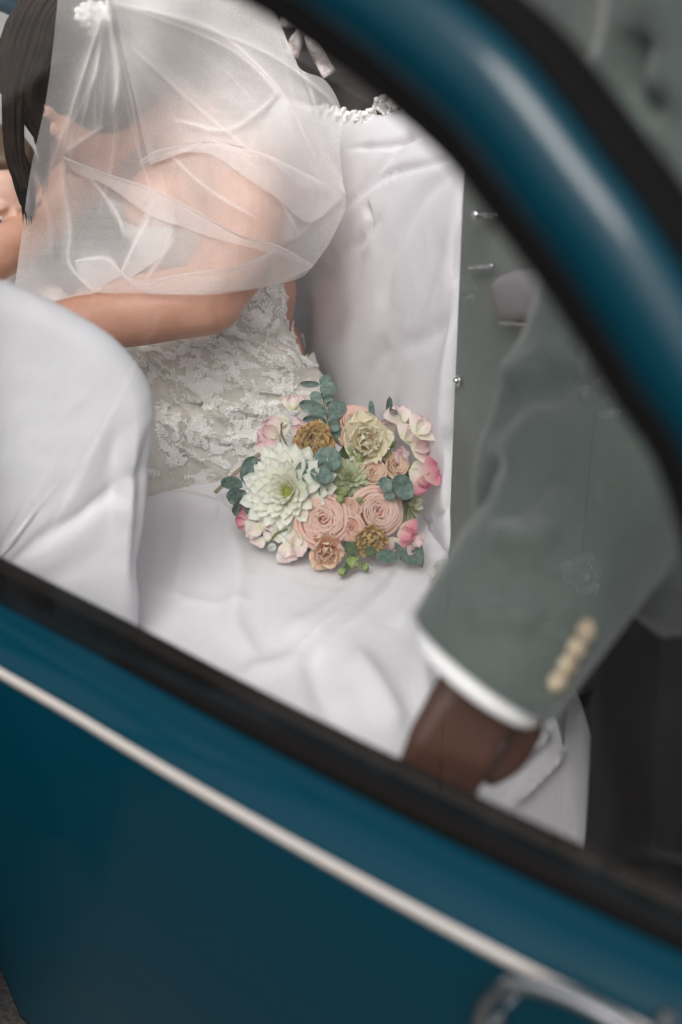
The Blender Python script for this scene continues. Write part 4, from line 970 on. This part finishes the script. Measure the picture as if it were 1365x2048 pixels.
ruffle(bpos(730, 888, .014), unit(-FWD+.25*RIGHT+.25*UPV), .043, 'cream', 20, 'cream_lisianthus', .085, sep=10, tmax=82)
ruffle(bpos(655, 1098, .002), unit(-FWD*.8+.0*RIGHT-.35*UPV), .032, 'peach2', 14, 'peach_lisianthus', .09, sep=9, tmax=70)
ruffle(bpos(700, 880, .0), bax(700, 880), .020, 'peach2', 10, 'peach_lisianthus', .10, sep=6)
ruffle(bpos(630, 888, .004), unit(-FWD-.2*RIGHT+.35*UPV), .032, 'caramel', 40, 'caramel_carnation', .16, sep=15, tmax=88)
ruffle(bpos(742, 1078, .0), unit(-FWD+.1*RIGHT-.45*UPV), .024, 'caramel', 34, 'caramel_carnation', .16, sep=12, tmax=86)
for x, y, R, m, roll in ((590, 818, .021, 'pale_pink', .3), (552, 872, .024, 'pink', 1.2), (592, 872, .022, 'pink', -.6), (575, 848, .018, 'pale_pink', 2.2), (537, 905, .018, 'pink', .4),
        (803, 846, .025, 'pale_pink', -.3), (836, 868, .024, 'pale_pink', -1.0), (829, 903, .023, 'pink', -1.8), (780, 868, .020, 'pale_pink', .5), (812, 880, .022, 'pale_pink', -.9), (826, 935, .019, 'pale_pink', -2.2), (851, 948, .020, 'deep_pink', -1.5), (836, 962, .018, 'deep_pink', -2.6), (805, 920, .017, 'pink', .2),
        (803, 1060, .020, 'deep_pink', -2.0), (822, 1078, .018, 'pink', -2.6), (790, 1078, .016, 'pink', 2.8), (496, 1042, .018, 'deep_pink', 1.4), (522, 1058, .021, 'pale_pink', 2.4), (565, 1050, .020, 'pale_pink', 2.0), (578, 1086, .024, 'pale_pink', -2.5), (600, 1068, .018, 'pale_pink', 3.0), (548, 1075, .016, 'pale_pink', 1.0)):
    sweet_pea(bpos(x, y, .004+rr.uniform(0, .01)), bax(x, y, .7, .35), R, m, roll)
for x, y, R in ((708, 1120, .015), (686, 1141, .0105), (729, 1132, .009), (646, 986, .011), (670, 976, .011), (690, 985, .012), (719, 1000, .007), (546, 1094, .010), (768, 905, .013), (700, 905, .012), (783, 890, .010), (742, 860, .010), (680, 1000, .010), (718, 915, .011)):
    bud(bpos(x, y, .014), bax(x, y, .6, .4), R, 'green' if (x, y) != (546, 1094) else 'dahlia')
# eucalyptus: round leaves on thin stems
def leaf_at(o, bx, by, tx, ty, wpx, lift=.02, tilt=0.0, m='euca', cup=.10, tip=.35):
    p = bpos(bx, by, lift); q = bpos(tx, ty, lift+tilt); y_ = q-p; ln = np.linalg.norm(y_); y_ = y_/ln
    z_ = unit(-FWD+RNG.normal(size=3)*.28); x_ = unit(np.cross(y_, z_)); z_ = np.cross(x_, y_)
    me = petal_mesh('leaf', m, ln, wpx*PXM, cup*(1 if rr.random() < .6 else -1), jt(.14), .012, 2, tip, .12, 9, 11, shape=1 if tip < .45 else 2, fold=.10)
    mx = Matrix([[x_[i], y_[i], z_[i], p[i]] for i in range(3)]+[[0, 0, 0, 1]])
    return put(o, me, world_of(o).inverted() @ mx, 'leaf')
def sprig(path, leaves, lift=.02, m='euca', r=.0011, **k):
    P = [bpos(x, y, lift-.004) for x, y in path]; V, F = tube(P, [r, r*.6], 6, 14)
    o = ob('eucalyptus_sprig' if m == 'euca' else 'leafy_sprig', V, F, 'stem', bq)
    for a in leaves: leaf_at(o, *a, lift=lift+rr.uniform(0, .008), tilt=rr.uniform(-.012, .012), m=m, **k)
    return o
sprig([(662, 862), (652, 825), (646, 795), (640, 768)], [(640, 768, 600, 768, 15), (640, 768, 662, 752, 22), (643, 790, 674, 772, 34), (644, 796, 620, 790, 22), (646, 800, 668, 796, 22), (650, 820, 602, 808, 26), (652, 830, 618, 822, 18), (655, 836, 692, 806, 32), (655, 845, 608, 838, 26), (657, 850, 680, 850, 26), (652, 812, 660, 806, 12), (657, 858, 640, 862, 22)], .012)
sprig([(640, 990), (634, 948), (632, 928)], [(634, 935, 592, 958, 50), (634, 932, 680, 905, 52), (632, 930, 615, 910, 30), (636, 938, 650, 975, 44), (620, 945, 578, 930, 26), (640, 930, 662, 950, 40)], .034, tip=.15)
sprig([(520, 985), (500, 972), (488, 962)], [(492, 972, 506, 920, 40), (486, 976, 444, 960, 30), (490, 980, 462, 1002, 40), (496, 980, 510, 1015, 40), (490, 996, 468, 1030, 34), (515, 935, 526, 925, 24), (500, 1005, 500, 1030, 28)], .014, tip=.2)
sprig([(770, 990), (785, 980)], [(782, 985, 764, 960, 26), (784, 984, 822, 968, 52), (780, 984, 778, 1000, 22)], .034, tip=.15)
sprig([(800, 1090), (790, 1115)], [(800, 1120, 838, 1098, 50), (795, 1115, 755, 1110, 26), (790, 1098, 812, 1090, 28), (838, 1085, 842, 1130, 18)], .006)
sprig([(760, 860), (778, 830)], [(746, 850, 742, 793, 13), (778, 832, 780, 795, 14), (780, 830, 798, 818, 26)], .010)
sprig([(690, 1090), (700, 1110)], [(690, 1085, 712, 1108, 24), (730, 1100, 752, 1104, 20), (700, 1118, 690, 1148, 12)], .008, 'leaf')
sprig([(560, 1065), (530, 1072)], [(540, 1060, 520, 1076, 12)], .01, 'leaf')
for p in ([(580, 905), (562, 860), (570, 838)], [(540, 1085), (552, 1068), (575, 1058)], [(735, 880), (748, 866), (768, 860)], [(690, 1142), (694, 1120), (700, 1095)]):
    V, F = tube([bpos(x, y, .014) for x, y in p], .0013, 6, 12); ob('stem', V, F, 'stem', bq)
for k in range(16):
    an = k*2.39996; q = math.sqrt((k+.5)/16); x, y = BX+150*q*math.cos(an), BYp+110*q*math.sin(an); x2, y2 = x+jt(60), y+jt(60)
    sprig([(x, y), (x2, y2)], [(x, y, x2+jt(14), y2+jt(14), 30), (x, y, 2*x-x2, 2*y-y2+jt(20), 26), (x, y, x+jt(40), y+jt(40), 26)], -.022, 'leaf' if k % 3 else 'euca', tip=.5)
# cut stems lying behind the blooms
M['cane'] = mat('cane', (.50, .40, .27), .6)
V, F = tube([bpos(560, 880, .004), dep(490, 930, 2.03), onZ(432, 984, .446)], .0030, 8, 10); ob('stem', V, F, 'cane', bq)
for k in range(7):
    V, F = tube([bpos(640+8*k, 960, -.05), dep(630+10*k, 960, 2.07)+np.array([0, 0, -.02]), np.array([-.02+.016*k, .16, .452])], .0026, 6, 10); ob('stem', V, F, 'stem', bq)
# loose white blossom on the seat beside the sleeve
bl = empty('white_blossom', onZ(900, 1175, .43)); tag(bl, 'loose white blossom lying on the seat cover near the jacket cuff', 'flower')
for k, (x, y, an) in enumerate(((890, 1140, 1.9), (905, 1150, .9), (886, 1165, 2.6), (880, 1160, 3.2), (915, 1170, .2), (895, 1180, -1.8))):
    me = petal_mesh('petal', 'white', .030, .034, .2, .25, .06, 3, .1, .3, 9, 7, .06, k); c = onZ(x, y, .445); d = (RIGHT*math.cos(an)+UPV*math.sin(an)); z_ = unit(-FWD+RNG.normal(size=3)*.25); x_ = unit(np.cross(d, z_)); d = np.cross(z_, x_)
    p = bpy.data.objects.new('petal', me); COL.objects.link(p); p.parent = bl; p.matrix_basis = world_of(bl).inverted() @ Matrix([[x_[i], d[i], z_[i], onZ(897, 1160, .443)[i]] for i in range(3)]+[[0, 0, 0, 1]])
#@@DETAIL
# ================================================================== lace bow hanging in the dark rear of the cabin
M['bow'] = mat('bow_lace', (.62, .56, .56), .8); noise_col(M['bow'], (.50, .44, .44), (.74, .68, .68), 130, 5); noise_bump(M['bow'], [(260, .8, .003)])
BYY = .46
def ribbon(name, pts, wpx, n=14, wave=.006):
    p = spline(pts, n); t = unit(np.gradient(p, axis=0)); nrm = np.stack([-t[:, 1], t[:, 0]], 1); V = []
    wd = np.interp(np.linspace(0, 1, n), np.linspace(0, 1, len(wpx)), wpx)
    for k in range(n):
        for e in (-1, -.5, 0, .5, 1):
            q = p[k]+nrm[k]*wd[k]*.5*e; V.append(onY(q[0], q[1], BYY+wave*math.sin(k*.7+e*1.5)-.004*(1-e*e)))
    return V, gridf(n, 5)
bow = empty('ribbon_bow', onY(607, 60, BYY)); tag(bow, 'pale lace ribbon bow hanging in the dark rear of the cabin', 'bow')
for nm, pts, wd in (('bow_loop', [(604, 52), (585, 40), (562, 32)], (10, 34, 40)), ('bow_loop', [(606, 52), (628, 42), (650, 40)], (10, 18, 22)), ('bow_tail', [(604, 54), (594, 80), (582, 112)], (10, 26, 30)), ('bow_tail', [(607, 54), (630, 95), (660, 150)], (10, 26, 30))):
    V, F = ribbon(nm, pts, wd); o = ob(nm, V, F, 'bow', bow); sm = o.modifiers.new('t', 'SOLIDIFY'); sm.thickness = .0015
ob('bow_knot', *ball(onY(606, 52, BYY-.004), (.008, .007, .011), 12, 8), 'bow', bow)
V, F = tube([onY(606, 50, BYY), onY(609, -60, BYY), (onY(609, -60, BYY)[0], BYY, 1.36)], .0012, 6); ob('bow_string', V, F, 'bow', bow)
# white blossoms growing beside the kerb; they only show mirrored in the open door's pane
pn = DN; p0 = dw(0, -.052, 0)
def mirror(p): return p-2*((p-p0)@pn)*pn
plant = empty('flowering_plant', (-1.17, -1.13, GZ)); tag(plant, 'white flowering plant mirrored faintly in the door window', 'plant')
for x, y, R in ((1200, 812, .040), (1160, 1160, .038), (925, 588, .026)):
    c = mirror(dep(x, y, 1.95)); a = unit(mirror(dep(x, y, 1.95)-FWD*.1)-c)+np.array([0, 0, .8])
    o = bpy.data.objects.new('blossom', mesh('blossom', *ball((0, 0, .002), .006, 8, 6), 'cream')); COL.objects.link(o); o.parent = plant; o.matrix_basis = world_of(plant).inverted() @ axis_frame(c, a, .3)
    for i in range(14):
        t = i/13; put(o, pmc(('wb', i % 3), 'lace', 1.0, .85, .15, .25, .20, 4, .05, .3, 11, 9, .10, i % 3), pl_mat(i*2.39996, 80-60*t, .05*R, .1*R*t, R*(1-.35*t), jt(.2)))
    V, F = tube([c-unit(a)*.01, c-unit(a)*.05+np.array([0, 0, -.06]), (c[0], c[1], GZ)], .003, 6, 14); st_ = ob('stem', V, F, 'stem', plant)
    for k in range(5):
        b = c+np.array([jt(.02), jt(.02), -.05-.05*k]); d = unit([jt(1), jt(1), .3]); me = petal_mesh('leaf', 'leaf', .07, .03, .1, -.1, .02, 2, .8, .2); x_ = unit(np.cross(d, [0, 0, 1])); z_ = np.cross(x_, d)
        p = put(st_, me, world_of(st_).inverted() @ Matrix([[x_[i], d[i], z_[i], b[i]] for i in range(3)]+[[0, 0, 0, 1]]), 'leaf')
